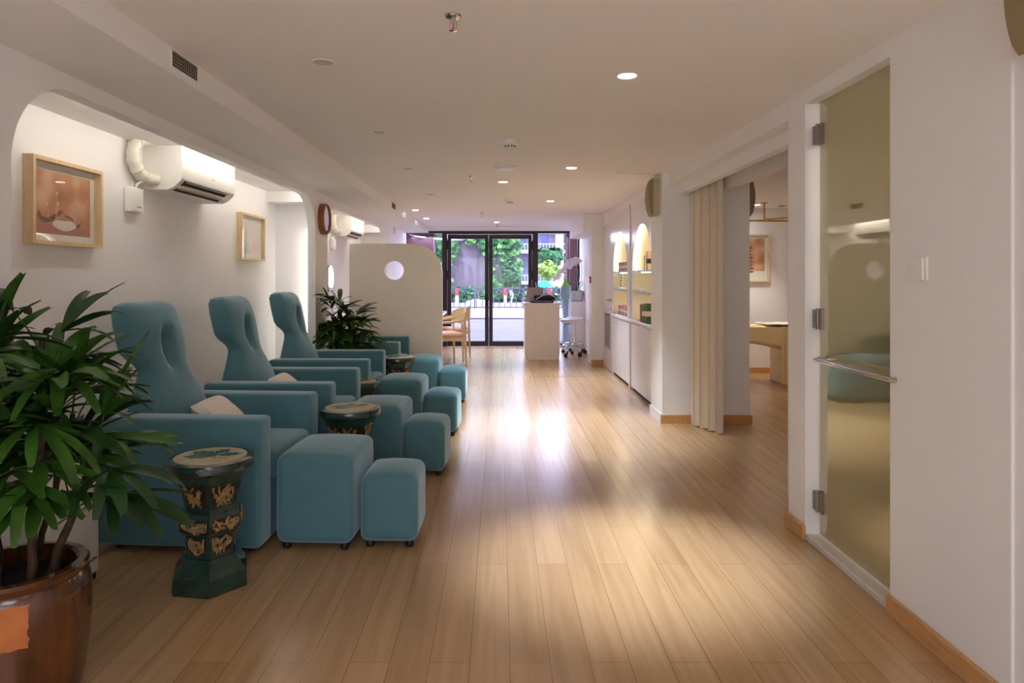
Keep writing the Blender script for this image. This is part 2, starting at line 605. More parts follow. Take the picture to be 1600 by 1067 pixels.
# baseboards
struct('baseboard_right', RB(XR - 0.018, XR, 2.01, 2.637, 0, 0.075, 0.003, 1), BASEW, label='oak baseboard of the near right wall')
bm = B(XR - 0.018, XR, 3.36, 3.575, 0, 0.075); bevel(bm, 0.003, 1)
struct('baseboard_post', bm, BASEW, label='oak baseboard of the post beyond the glass door')
bm = bmesh.new(); box(bm, 1.43, 2.235, 6.03, 6.049, 0, 0.075); box(bm, 2.2205, 2.235, 6.05, 6.49, 0, 0.075)
struct('baseboard_column', bm, BASEW, label='oak baseboard around the column')
struct('baseboard_column_side', B(1.428, 1.443, 6.05, 6.49, 0, 0.085), WHITEG, label='white baseboard on the aisle side of the column')
struct('baseboard_pilaster', B(1.355, 1.53, 10.03, 10.049, 0, 0.075), BASEW, label='oak baseboard of the far pilaster')
struct('baseboard_treatment_room', B(2.22, 4.7, 9.18, 9.199, 0, 0.075), BASEW, label='oak baseboard of the treatment room back wall')
# floor hatch seam near the desk
bm = bmesh.new()
for (x0, x1, y0, y1) in ((0.4, 1.36, 8.88, 8.888), (0.4, 1.36, 10.87, 10.878)):
    box(bm, x0, x1, y0, y1, 0.0, 0.0015)
struct('trim_6', bm, STEEL, label='thin metal floor seam by the reception desk')

# ---- front wall and entrance
bm = bmesh.new()
box(bm, -2.3, 1.6, YF - 0.02, YF + 0.12, 2.146, H)
box(bm, -2.3, -1.79, YF - 0.02, YF + 0.12, 0, 2.145)
struct('wall_front', bm, WALL, label='white header above the glazed entrance')
struct('wall_facade', B(-14, 14, YF + 0.13, YF + 0.4, 2.3, 9.5), BRICKR, label='outside facade above the entrance')
def z_at(y, Y): return 1.3 - (y - 432) / 1067 * Y
def x_at(x, Y): return (x - 780) / 1067 * Y
# entrance door: two leaves in a frame
d1 = thing('door_1', 'dark framed double glass entrance door', None, (0, YF, 0), kind='structure')
bm = bmesh.new()
box(bm, -1.06, -0.965, -0.03, 0.07, 0, 2.145)
box(bm, 0.615, 0.72, -0.03, 0.07, 0, 2.145)
box(bm, -0.965, 0.615, -0.03, 0.07, 2.085, 2.145)
obj('door_frame', bm, DARK, d1)
for s, (a, b) in enumerate(((-0.96, -0.195), (-0.19, 0.61))):
    bm = bmesh.new()
    box(bm, a, a + 0.07, -0.02, 0.04, 0.005, 2.08)
    box(bm, b - 0.07, b, -0.02, 0.04, 0.005, 2.08)
    box(bm, a + 0.07, b - 0.07, -0.02, 0.04, 2.0, 2.08)
    box(bm, a + 0.07, b - 0.07, -0.02, 0.04, 0.005, 0.1)
    lf = obj('door_leaf', bm, DARK, d1)
    obj('glass_pane', B(a + 0.07, b - 0.07, 0.005, 0.012, 0.1, 2.0), GLASS, lf)
    bm = bmesh.new()
    hx = -0.235 if s == 0 else -0.15
    box(bm, hx - 0.018, hx + 0.018, -0.04, -0.02, 0.75, 0.98)
    if s == 0:
        tube(bm, [(hx, -0.03, 0.93), (hx, -0.075, 0.93), (hx - 0.11, -0.075, 0.93)], 0.009)
        obj('handle', bm, BLACK, lf)
    else:
        bm.free()
    for hz in (0.3, 1.25, 1.8):
        hxx = a - 0.012 if s == 0 else b + 0.004
        obj('hinge', B(hxx - 0.012, hxx + 0.016, -0.05, -0.031, hz, hz + 0.16), BLACK, lf)
for i, (a, b) in enumerate(((-1.79, -1.06), (0.72, 1.49))):
    wd = thing('window_%d' % (i + 1), 'tall glass side panel %s of the entrance door' % ('left' if i == 0 else 'right'), None, (0, YF, 0), kind='structure')
    bm = bmesh.new()
    box(bm, a, b, -0.02, 0.05, 2.1, 2.145)
    box(bm, a, b, -0.02, 0.05, 0.0, 0.06)
    if i == 0: box(bm, a, a + 0.04, -0.02, 0.05, 0.06, 2.1)
    else: box(bm, b - 0.03, b, -0.02, 0.05, 0.06, 2.1)
    obj('window_frame', bm, DARK, wd)
    obj('glass_pane', B(a + 0.001, b - 0.001, 0.01, 0.016, 0.06, 2.1), GLASS, wd)
# rolled-up blind outside the header
bm = bmesh.new()
tube(bm, [(-1.72 + 2.3 * t / 14, YF + 0.4 + 0.3 * math.sin(PI * t / 14), 2.105 - 0.075 * math.sin(PI * min(1, t / 9)) ** 0.7 + 0.004 * t * (t > 6)) for t in range(15)], [0.012 + 0.02 * math.sin(PI * t / 14) for t in range(15)], 10)
o = obj('awning_valance', bm, MATB)
tag(o, 'pale curved awning edge hanging outside above the entrance glass', 'awning')
tag(obj('fill_light_housing', B(-1.75, 1.35, 12.93, 13.45, 2.135, 2.158), WHITEP), 'long flat housing added over the hidden fill light outside the entrance', 'fill light housing')  # housing added to go with the hidden fill light
bm = B(-2.2, 2.6, YF + 0.13, YF + 1.3, 2.16, 2.26)
struct('wall_entrance_canopy', bm, BRICKR, label='brown canopy underside outside the entrance')
bm = bmesh.new()
box(bm, 1.36, 1.75, YF + 0.45, YF + 1.4, 0, 2.16)
box(bm, -3.4, -1.27, YF + 0.5, YF + 1.0, 0, 2.16)
struct('wall_porch', bm, BRICKR, label='reddish brown rendered porch piers outside the entrance')
tag(obj('drain_pipe', (lambda b: (tube(b, [(1.33, YF + 0.5, 0), (1.33, YF + 0.5, 2.15)], 0.02, 10), b)[1])(bmesh.new()), BRICKR), 'thin red-brown pipe on the porch pier outside', 'pipe')

# ================================================================ OUTSIDE
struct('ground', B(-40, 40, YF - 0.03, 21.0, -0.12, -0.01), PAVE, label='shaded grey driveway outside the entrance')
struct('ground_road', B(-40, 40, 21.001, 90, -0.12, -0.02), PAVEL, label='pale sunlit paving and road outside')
struct('trim_7', B(-40, 40, 20.95, 21.1, -0.05, 0.03), CONC, label='low kerb across the driveway')
# railing
rl = thing('street_railing', 'long grey iron street railing with arched tops outside', 'railing', (0, 28, 0))
def railz(y): return z_at(y, 28)
bm = bmesh.new()
zt, zb = railz(449.5), railz(481)
box(bm, -6, 6, -0.02, 0.02, zt - 0.045, zt)
box(bm, -6, 6, -0.02, 0.02, zb, zb + 0.045)
obj('rail', bm, RAIL, rl)
bm = bmesh.new()
k = -26
for k in range(-26, 27):
    x = k * 0.233
    box(bm, x - 0.018, x + 0.018, -0.018, 0.018, zb, zb + 0.42)
obj('baluster', bm, RAIL, rl)
tag(rl.children[-1] if False else COL.objects[-1], kind='stuff')
bm = bmesh.new()
for k in range(-13, 13):
    cx = k * 0.466
    pts = [(cx + 0.466 * t / 10, 0, zb + 0.42 + 0.30 * abs(math.cos(PI * t / 10)) ** 1.3) for t in range(11)]
    tube(bm, pts, 0.012, 6)
    tube(bm, [(cx + 0.09 * math.cos(a * PI / 6), 0, zt - 0.14 + 0.09 * math.sin(a * PI / 6)) for a in range(13)], 0.009, 5)
obj('scrollwork', bm, RAIL, rl)
for k in (-5, -3, -1, 1, 3, 5):
    obj('post', B(k * 1.0 - 0.03, k * 1.0 + 0.03, -0.03, 0.03, -0.02, zt), RAIL, rl)
# bollards
for i, (px, lab) in enumerate(((714, 'red-topped white bollard beyond the railing, seen through the left door leaf'), (789.5, 'red-topped white bollard beyond the railing, seen through the right door leaf'), (858, 'red-topped white bollard beyond the railing, seen just right of the entrance door'))):
    bt = thing('bollard', lab, 'bollard', (x_at(px, 33), 33, -0.02), group='bollards along the road')
    obj('post', RB(-0.07, 0.07, -0.07, 0.07, 0.0, 0.52, 0.01, 1), WPOST, bt)
    obj('red_cap', RB(-0.085, 0.085, -0.085, 0.085, 0.4, 0.74, 0.02, 2), RED, bt)
# retaining wall with ivy
struct('wall_street', B(-9, x_at(815, 36), 36, 37, -0.1, 6.5), CONC, label='weathered grey concrete wall overgrown with ivy across the road')
bm = bmesh.new()
rnd = random.Random(3)
def ivy_p(px, py):
    p = 0.9
    def hole(cx, cy, rx, ry, k):
        d = ((px - cx) / rx) ** 2 + ((py - cy) / ry) ** 2
        return k if d < 1 else 0
    for h in ((733, 425, 27, 45, 0.9), (733, 455, 30, 14, 0.55), (719, 393, 8, 30, 0.6), (779, 425, 7, 30, 0.75), (777, 462, 8, 14, .6), (745, 390, 10, 14, .5), (712, 435, 10, 30, .6)):
        p -= hole(*h)
    return p
n = 0
while n < 9000:
    px = rnd.uniform(560, 818); py = rnd.uniform(250, 475)
    cx = 0.5 + 0.5 * math.sin(px * 0.23 + math.sin(py * 0.17) * 2) * math.sin(py * 0.19 + px * 0.05)
    edge = 812 + 6 * math.sin(py * 0.2) - (10 if py > 440 else 0) - max(0, (400 - py) * 0.05)
    if px > edge or rnd.random() > ivy_p(px, py) * (0.35 + 0.65 * cx): 
        n += 1
        continue
    Y = 35.80 - rnd.random() * 0.5 * (0.3 + cx)
    c = Vector((x_at(px, 36), Y, z_at(py, 36)))
    s = rnd.uniform(0.09, 0.2)
    nrm = Vector((rnd.uniform(-.7, .7), -1, rnd.uniform(-0.2, 1.0))).normalized()
    u = nrm.cross(Vector((rnd.uniform(-1, 1), rnd.uniform(-1, 1), rnd.uniform(-1, 1)))).normalized()
    v = nrm.cross(u)
    f = bm.faces.new([bm.verts.new(c + a) for a in (u * s, v * s * 0.8, -u * s, -v * s * 0.8)])
    f.material_index = 0 if rnd.random() < 0.7 else 1
    n += 1
tag(obj('ivy', bm, [IVY, mat('ivy_light', rgb(92, 146, 72), 0.6, noise=0.3, nscale=2)], smooth=None), 'green ivy climbing the concrete wall across the road', 'ivy', kind='stuff')
def blob_tree(name, label, cx, cy, z0, z1, rx, leafm, nleaf, s0, trunk_r=0.12, zc=None, seed=1):
    t = thing(name, label, 'tree' if 'tree' in label else 'shrub', (cx, cy, 0))
    rnd = random.Random(seed)
    bm = bmesh.new()
    tube(bm, [(0, 0, -0.02), (0.1, 0, z0 * 0.6), (-0.05, 0, z0 + (z1 - z0) * 0.5)], [trunk_r, trunk_r * 0.8, trunk_r * 0.5], 8)
    for a in range(5):
        an = a * 1.3
        tube(bm, [(0, 0, z0 * 0.6), (rx * 0.4 * math.cos(an), rx * 0.4 * math.sin(an), z0 + (z1 - z0) * 0.45)], [trunk_r * 0.5, trunk_r * 0.2], 6)
    obj('trunk', bm, BARK, t)
    bm = bmesh.new()
    hz = (z1 - z0) / 2
    cz = (z1 + z0) / 2
    for i in range(nleaf):
        d = Vector((rnd.gauss(0, 1), rnd.gauss(0, 1), rnd.gauss(0, 1))).normalized()
        r = rnd.uniform(0.6, 1) * (0.82 + 0.18 * math.sin(5 * d.x + 3 * d.z + seed) * math.cos(4 * d.z))
        c = Vector((d.x * rx * r, d.y * rx * r, cz + d.z * hz * r))
        s = s0 * rnd.uniform(0.6, 1.3)
        u = (d + Vector((rnd.uniform(-1, 1), rnd.uniform(-1, 1), rnd.uniform(-1, 1)))).cross(Vector((0.3, 0.2, 1))).normalized()
        v = d.cross(u).normalized()
        bm.faces.new([bm.verts.new(c + a) for a in (u * s, v * s * 0.7, -u * s, -v * s * 0.7)])
    obj('foliage', bm, leafm, t, smooth=None)
    return t
blob_tree('rounded_shrub', 'rounded yellow-green shrub in the sun right of the entrance door', x_at(857, 45), 45, z_at(441, 45), z_at(404, 45), 0.95, BUSH, 1500, 0.13, 0.06, seed=2)
blob_tree('street_tree', 'darker green tree behind the yellow-green shrub', x_at(858, 52), 52, z_at(418, 52), z_at(383, 52), 1.4, IVY, 1300, 0.2, 0.1, seed=5)
blob_tree('garden_tree', 'small pale-trunked tree at the foot of the ivy wall', x_at(798, 34.6), 34.6, z_at(455, 34.6), z_at(405, 34.6), 0.62, IVY, 700, 0.11, 0.07, seed=9)
# planting bed along the wall
bm = bmesh.new()
rnd = random.Random(11)
for i in range(2600):
    px = rnd.uniform(600, 900)
    c = Vector((x_at(px, 35) + 0, 35 + rnd.uniform(-0.5, 0.4), rnd.uniform(0.0, 0.75)))
    if 745 < px < 770 and rnd.random() < 0.85: continue
    s = rnd.uniform(0.06, 0.14)
    u = Vector((rnd.uniform(-1, 1), rnd.uniform(-1, 1), rnd.uniform(-1, 1))).normalized()
    v = u.cross(Vector((rnd.uniform(-1, 1), rnd.uniform(-1, 1), 1))).normalized()
    bm.faces.new([bm.verts.new(c + a) for a in (u * s, v * s * 0.7, -u * s, -v * s * 0.7)])
tag(obj('low_planting', bm, IVY, smooth=None), 'low green planting along the far side of the road', 'plants', kind='stuff')
bm = bmesh.new()
for (px, r) in ((735, 0.22), (744, 0.36), (753, 0.30), (763, 0.2)):
    lathe(bm, [(0.01, 0.55 * r), (r * 0.6, 0.42 * r), (r, 0.2 * r), (r * 1.05, -0.02)][::-1], (x_at(px, 34), 34, 0), 9)
tag(obj('rockery', bm, mat('pale_rock', rgb(190, 186, 196), 0.9, noise=0.3, nscale=4), fix=True), 'heap of pale rocks below the ivy wall', 'rocks', kind='stuff')
# white apartment building with balconies
bd = thing('apartment_building', 'white apartment building with dark windows and balconies across the road', 'building', (x_at(855, 62), 62, 0))
bm = bmesh.new()
bw0, bw1 = x_at(800, 62) - x_at(855, 62), x_at(905, 62) - x_at(855, 62)
box(bm, bw0, bw1, 0.6, 8, -0.02, 9)
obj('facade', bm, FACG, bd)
for zz in (0.6, 3.4, 6.2):
    bm = bmesh.new(); box(bm, bw0 - 0.2, bw1, -0.6, 0.62, zz, zz + 0.28)
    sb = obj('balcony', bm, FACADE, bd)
    bm = bmesh.new()
    for q in range(22): box(bm, bw0 + q * 0.28, bw0 + q * 0.28 + 0.04, -0.58, -0.54, zz + 0.281, zz + 0.8)
    box(bm, bw0 - 0.2, bw1, -0.6, -0.52, zz + 0.8, zz + 0.86)
    obj('balustrade', bm, FACADE, sb)
for xx in (800, 806, 868, 874, 890):
    x0 = x_at(xx, 62) - x_at(855, 62)
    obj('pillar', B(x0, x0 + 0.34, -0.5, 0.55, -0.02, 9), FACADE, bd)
for zz in (0.95, 3.75, 6.55):
    for xx in (812, 826, 846, 880):
        x0 = x_at(xx, 62) - x_at(855, 62)
        obj('window', B(x0, x0 + 0.6, 0.5, 0.6, zz, zz + 2.0), WING, bd)
# parked cars and parasol
def car(name, label, cx, cy, m, L=3.6, h=1.35):
    t = thing(name, label, 'car', (cx, cy, 0))
    pr = [(-L / 2, 0.25), (-L / 2, 0.7), (-L * 0.42, 0.82), (-L * 0.25, 0.9), (-L * 0.1, h), (L * 0.25, h), (L * 0.4, 0.92), (L / 2, 0.85), (L / 2, 0.25)]
    bm = bmesh.new(); slab(bm, pr, [], lambda u, v, d: (u, d, v), -0.8, 0.8)
    obj('body', bm, m, t)
    bm = bmesh.new(); slab(bm, [(-L * 0.22, 0.93), (-L * 0.09, h - 0.07), (L * 0.23, h - 0.07), (L * 0.36, 0.95)], [], lambda u, v, d: (u, d, v), -0.81, 0.81)
    obj('side_windows', bm, WING, t)
    for x in (-L * 0.3, L * 0.3):
        bm = bmesh.new(); lathe(bm, [(0.31, -0.83), (0.31, 0.83)], (x, 0, 0.31), 20, axis='y')
        obj('wheel', bm, RUB, t)
car('parked_car', 'pale pink parked car below the yellow-green shrub', x_at(874, 40), 40, mat('car_pink', rgb(216, 186, 200), 0.3), 2.7, 1.0)
bm = bmesh.new(); lathe(bm, [(0.55, 0.75), (0.3, 1.0), (0.02, 1.15)], (0, 0, 0), 8); 
t = thing('parasol', 'small turquoise parasol beyond the railing right of the door', 'parasol', (x_at(850, 38), 38, -0.02))
obj('canopy', bm, mat('turquoise_cloth', rgb(30, 150, 176), 0.7), t)
bm = bmesh.new(); tube(bm, [(0, 0, 0), (0, 0, 1.1)], 0.02); obj('pole', bm, WPOST, t)

# ================================================================ MASSAGE CHAIRS
def backrest_bm():
    bm = bmesh.new()
    # stations: z, x centre, half width (y), thickness
    st = [(0.30, -0.66, .235, .20), (0.42, -0.67, .258, .25), (0.54, -0.672, .265, .26), (0.64, -0.68, .25, .21), (0.72, -0.69, .215, .165),
          (0.785, -0.70, .178, .135), (0.835, -0.708, .168, .125), (0.872, -0.735, .195, .155), (0.905, -0.755, .222, .17), (0.97, -0.77, .228, .17), (1.06, -0.792, .226, .168), (1.12, -0.808, .218, .155), (1.15, -0.815, .20, .12), (1.164, -0.82, .165, .07)]
    def interp(t):
        z = 0.30 + t * (1.164 - 0.30)
        for a, b in zip(st, st[1:]):
            if z <= b[0] + 1e-9:
                k = (z - a[0]) / (b[0] - a[0])
                return [a[i] + (b[i] - a[i]) * k for i in range(4)]
        return list(st[-1])
    R, K = 60, 80
    ts = [i / (R - 1) for i in range(R)]
    ts = [t if t < 0.9 else 0.9 + (t - 0.9) for t in ts]
    rows = []
    for t in ts:
        z, xc, hw, th = interp(t)
        # light smoothing between stations
        z2, xc2, hw2, th2 = interp(max(0, t - 0.022)); z3, xc3, hw3, th3 = interp(min(1, t + 0.022))
        if t < 0.93: xc, hw, th = (xc + xc2 + xc3) / 3, (hw + hw2 + hw3) / 3, (th + th2 + th3) / 3
        row = []
        for k in range(K):
            a = 2 * PI * k / K
            e = 0.42
            c, s = math.cos(a), math.sin(a)
            ux = math.copysign(abs(c) ** e, c) * th / 2
            uy = math.copysign(abs(s) ** (0.62), s) * hw
            x = xc + ux
            if ux > 0:
                dz = (z - 0.93) / 0.10
                dy = uy / 0.032
                g = math.exp(-(dz * dz) ** 1.3 - (dy * dy) ** 0.9)
                x -= 0.075 * g
                # soft swelling round the hollow
                x += 0.018 * math.exp(-((z - 1.04) / 0.07) ** 2 - (uy / 0.14) ** 2)
                x += 0.02 * math.exp(-((z - 0.62) / 0.13) ** 2 - (uy / 0.2) ** 2)
            row.append(bm.verts.new((x, uy, z)))
        rows.append(row)
    for a, b in zip(rows, rows[1:]):
        for k in range(K):
            j = (k + 1) % K
            bm.faces.new((a[k], a[j], b[j], b[k]))
    bm.faces.new(list(reversed(rows[0]))); bm.faces.new(rows[-1])
    return bm
def feet(parent, xs, ys, h, r=0.022):
    first = None
    for x in xs:
        for y in ys:
            if first is None:
                bm = bmesh.new(); lathe(bm, [(r * 0.8, 0), (r, 0.006), (r, h * 0.7), (r * 0.7, h + 0.002)], (0, 0, 0), 14)
                first = obj('foot', bm, RUB, parent); first.location = (x, y, 0)
            else:
                f = first.copy(); COL.objects.link(f); f.location = (x, y, 0)
G_CH = 'teal massage chairs along the left wall'
def massage_chair(loc, rz, label):
    t = thing('massage_chair', label, 'massage chair', loc, rz, G_CH)
    for s in (-1, 1):
        y0, y1 = (-0.415, -0.268) if s < 0 else (0.268, 0.415)
        obj('armrest', RB(-0.8, 0.0, y0, y1, 0.03, 0.632, 0.022, 4), TEAL, t)
    obj('base', RB(-0.78, -0.012, -0.266, 0.266, 0.03, 0.30, 0.008, 2), TEAL, t)
    bm = B(-0.60, 0.012, -0.264, 0.264, 0.302, 0.45)
    bevel(bm, 0.045, 5)
    for v in bm.verts:
        if v.co.z > 0.40:
            v.co.z += 0.02 * (1 - (v.co.y / 0.27) ** 2) * (1 - ((v.co.x + 0.28) / 0.34) ** 2)
    obj('seat_cushion', bm, TEAL, t)
    obj('backrest', backrest_bm(), TEAL, t)
    feet(t, (-0.72, -0.07), (-0.34, 0.34), 0.03)
    return t
chairs = [massage_chair((-1.085, 3.585, 0), math.radians(-4), 'nearest teal massage chair, partly behind the big potted palm')]
for loc, rz, lab in (((-1.035, 4.645, 0), -1.6, 'second teal massage chair from the camera, whole hourglass back in view'),
                     ((-1.045, 5.865, 0), -0.7, 'third teal massage chair, its back beside the wall pier with the round mirror'),
                     ((-1.01, 7.325, 0), -0.8, 'farthest teal massage chair, behind the smaller palm and before the cream screen')):
    chairs.append(dup(chairs[0], loc=loc, rz=math.radians(rz), label=lab))
for c in kids(chairs[3]):
    if c.name.startswith('backrest'):
        c.rotation_euler = (0, math.radians(-20), 0)
        c.location = (0.19, 0, -0.20)

G_OT = 'teal ottomans in front of the massage chairs'
def cushion_box(lx, ly, h, dome, bev):
    bm = B(-lx / 2, lx / 2, -ly / 2, ly / 2, 0.03, h)
    bmesh.ops.subdivide_edges(bm, edges=[e for e in bm.edges if abs(e.verts[0].co.z - e.verts[1].co.z) < 1e-6], cuts=3, use_grid_fill=True)
    bmesh.ops.bevel(bm, geom=[e for e in bm.edges if e.calc_face_angle(0) > 0.5], offset=bev, segments=5, profile=0.5, affect='EDGES')
    for v in bm.verts:
        if v.co.z > h - 0.07:
            k = max(0, 1 - (2 * v.co.x / lx) ** 2) * max(0, 1 - (2 * v.co.y / ly) ** 2)
            v.co.z += dome * k
    return bm
def ottoman(name, label, loc, rz, lx, ly, h, group):
    t = thing(name, label, 'ottoman' if name == 'ottoman' else 'footstool', loc, rz, group)
    obj('cushion', cushion_box(lx, ly, h, 0.03, 0.042), TEAL, t)
    feet(t, (-lx / 2 + 0.045, lx / 2 - 0.045), (-ly / 2 + 0.045, ly / 2 - 0.045), 0.03, 0.02)
    return t
o1 = ottoman('ottoman', 'tall teal ottoman before the nearest massage chair', (-0.868, 3.46, 0), math.radians(-3), 0.37, 0.47, 0.45, G_OT)
dup(o1, loc=(-0.81, 4.66, 0), rz=math.radians(-3), label='tall teal ottoman before the second massage chair')
dup(o1, loc=(-0.81, 5.78, 0), rz=math.radians(-2), label='tall teal ottoman before the third massage chair')
dup(o1, loc=(-0.803, 7.26, 0), rz=math.radians(-1), label='tall teal ottoman before the farthest massage chair')
G_FS = 'low teal footstools at the aisle'
f1 = ottoman('footstool', 'low teal footstool nearest the camera at the aisle', (-0.525, 3.42, 0), math.radians(-1.0), 0.28, 0.34, 0.345, G_FS)
dup(f1, loc=(-0.485, 4.60, 0), rz=math.radians(-4), label='low teal footstool at the aisle, second from the camera')
dup(f1, loc=(-0.472, 5.72, 0), rz=math.radians(-4), label='low teal footstool at the aisle, third from the camera')
dup(f1, loc=(-0.482, 7.16, 0), rz=math.radians(-1), label='low teal footstool at the aisle, farthest and by the screen')
# small cushions / towels on seats
def pillow_bm(lx, ly, th):
    bm = bmesh.new()
    n = 12
    g = {}
    for sgn in (1, -1):
        for i in range(n + 1):
            for j in range(n + 1):
                u, v = -1 + 2 * i / n, -1 + 2 * j / n
                edge = i in (0, n) or j in (0, n)
                if sgn < 0 and edge:
                    g[(sgn, i, j)] = g[(1, i, j)]; continue
                h = th / 2 * ((1 - u ** 4) * (1 - v ** 4)) ** 0.5
                g[(sgn, i, j)] = bm.verts.new((u * lx / 2 * (1 - 0.06 * v * v), v * ly / 2 * (1 - 0.06 * u * u), sgn * h))
        for i in range(n):
            for j in range(n):
                q = [g[(sgn, i, j)], g[(sgn, i + 1, j)], g[(sgn, i + 1, j + 1)], g[(sgn, i, j + 1)]]
                bm.faces.new(q if sgn > 0 else q[::-1])
    return bm
def pillow_mat():
    m = mat('floral_pillow', rgb(232, 224, 214), 0.9, bump=0.3, bscale=300)
    nt = m.node_tree; N, L = nt.nodes, nt.links
    b = N['Principled BSDF']; tc = N.new('ShaderNodeTexCoord')
    vo = N.new('ShaderNodeTexVoronoi'); vo.inputs['Scale'].default_value = 16
    L.new(tc.outputs['Object'], vo.inputs['Vector'])
    cr = N.new('ShaderNodeValToRGB'); cr.color_ramp.elements[0].color = rgb(150, 120, 112); cr.color_ramp.elements[0].position = 0.08
    cr.color_ramp.elements[1].color = rgb(232, 224, 214); cr.color_ramp.elements[1].position = 0.16
    L.new(vo.outputs['Distance'], cr.inputs[0]); L.new(cr.outputs[0], b.inputs['Base Color'])
    return m
PILM = pillow_mat()
p = obj('lumbar_pillow', pillow_bm(0.24, 0.30, 0.12), PILM); p.location = (-1.50, 3.66, 0.555); p.rotation_euler = (0, math.radians(40), math.radians(-4))
tag(p, 'white floral pillow on the nearest massage chair', 'pillow', 'white pillows on the massage chairs')
p = obj('lumbar_pillow', pillow_bm(0.22, 0.28, 0.11), PILM); p.location = (-1.46, 4.68, 0.545); p.rotation_euler = (0, math.radians(40), math.radians(-2))
tag(p, 'white pillow on the second massage chair', 'pillow', 'white pillows on the massage chairs')

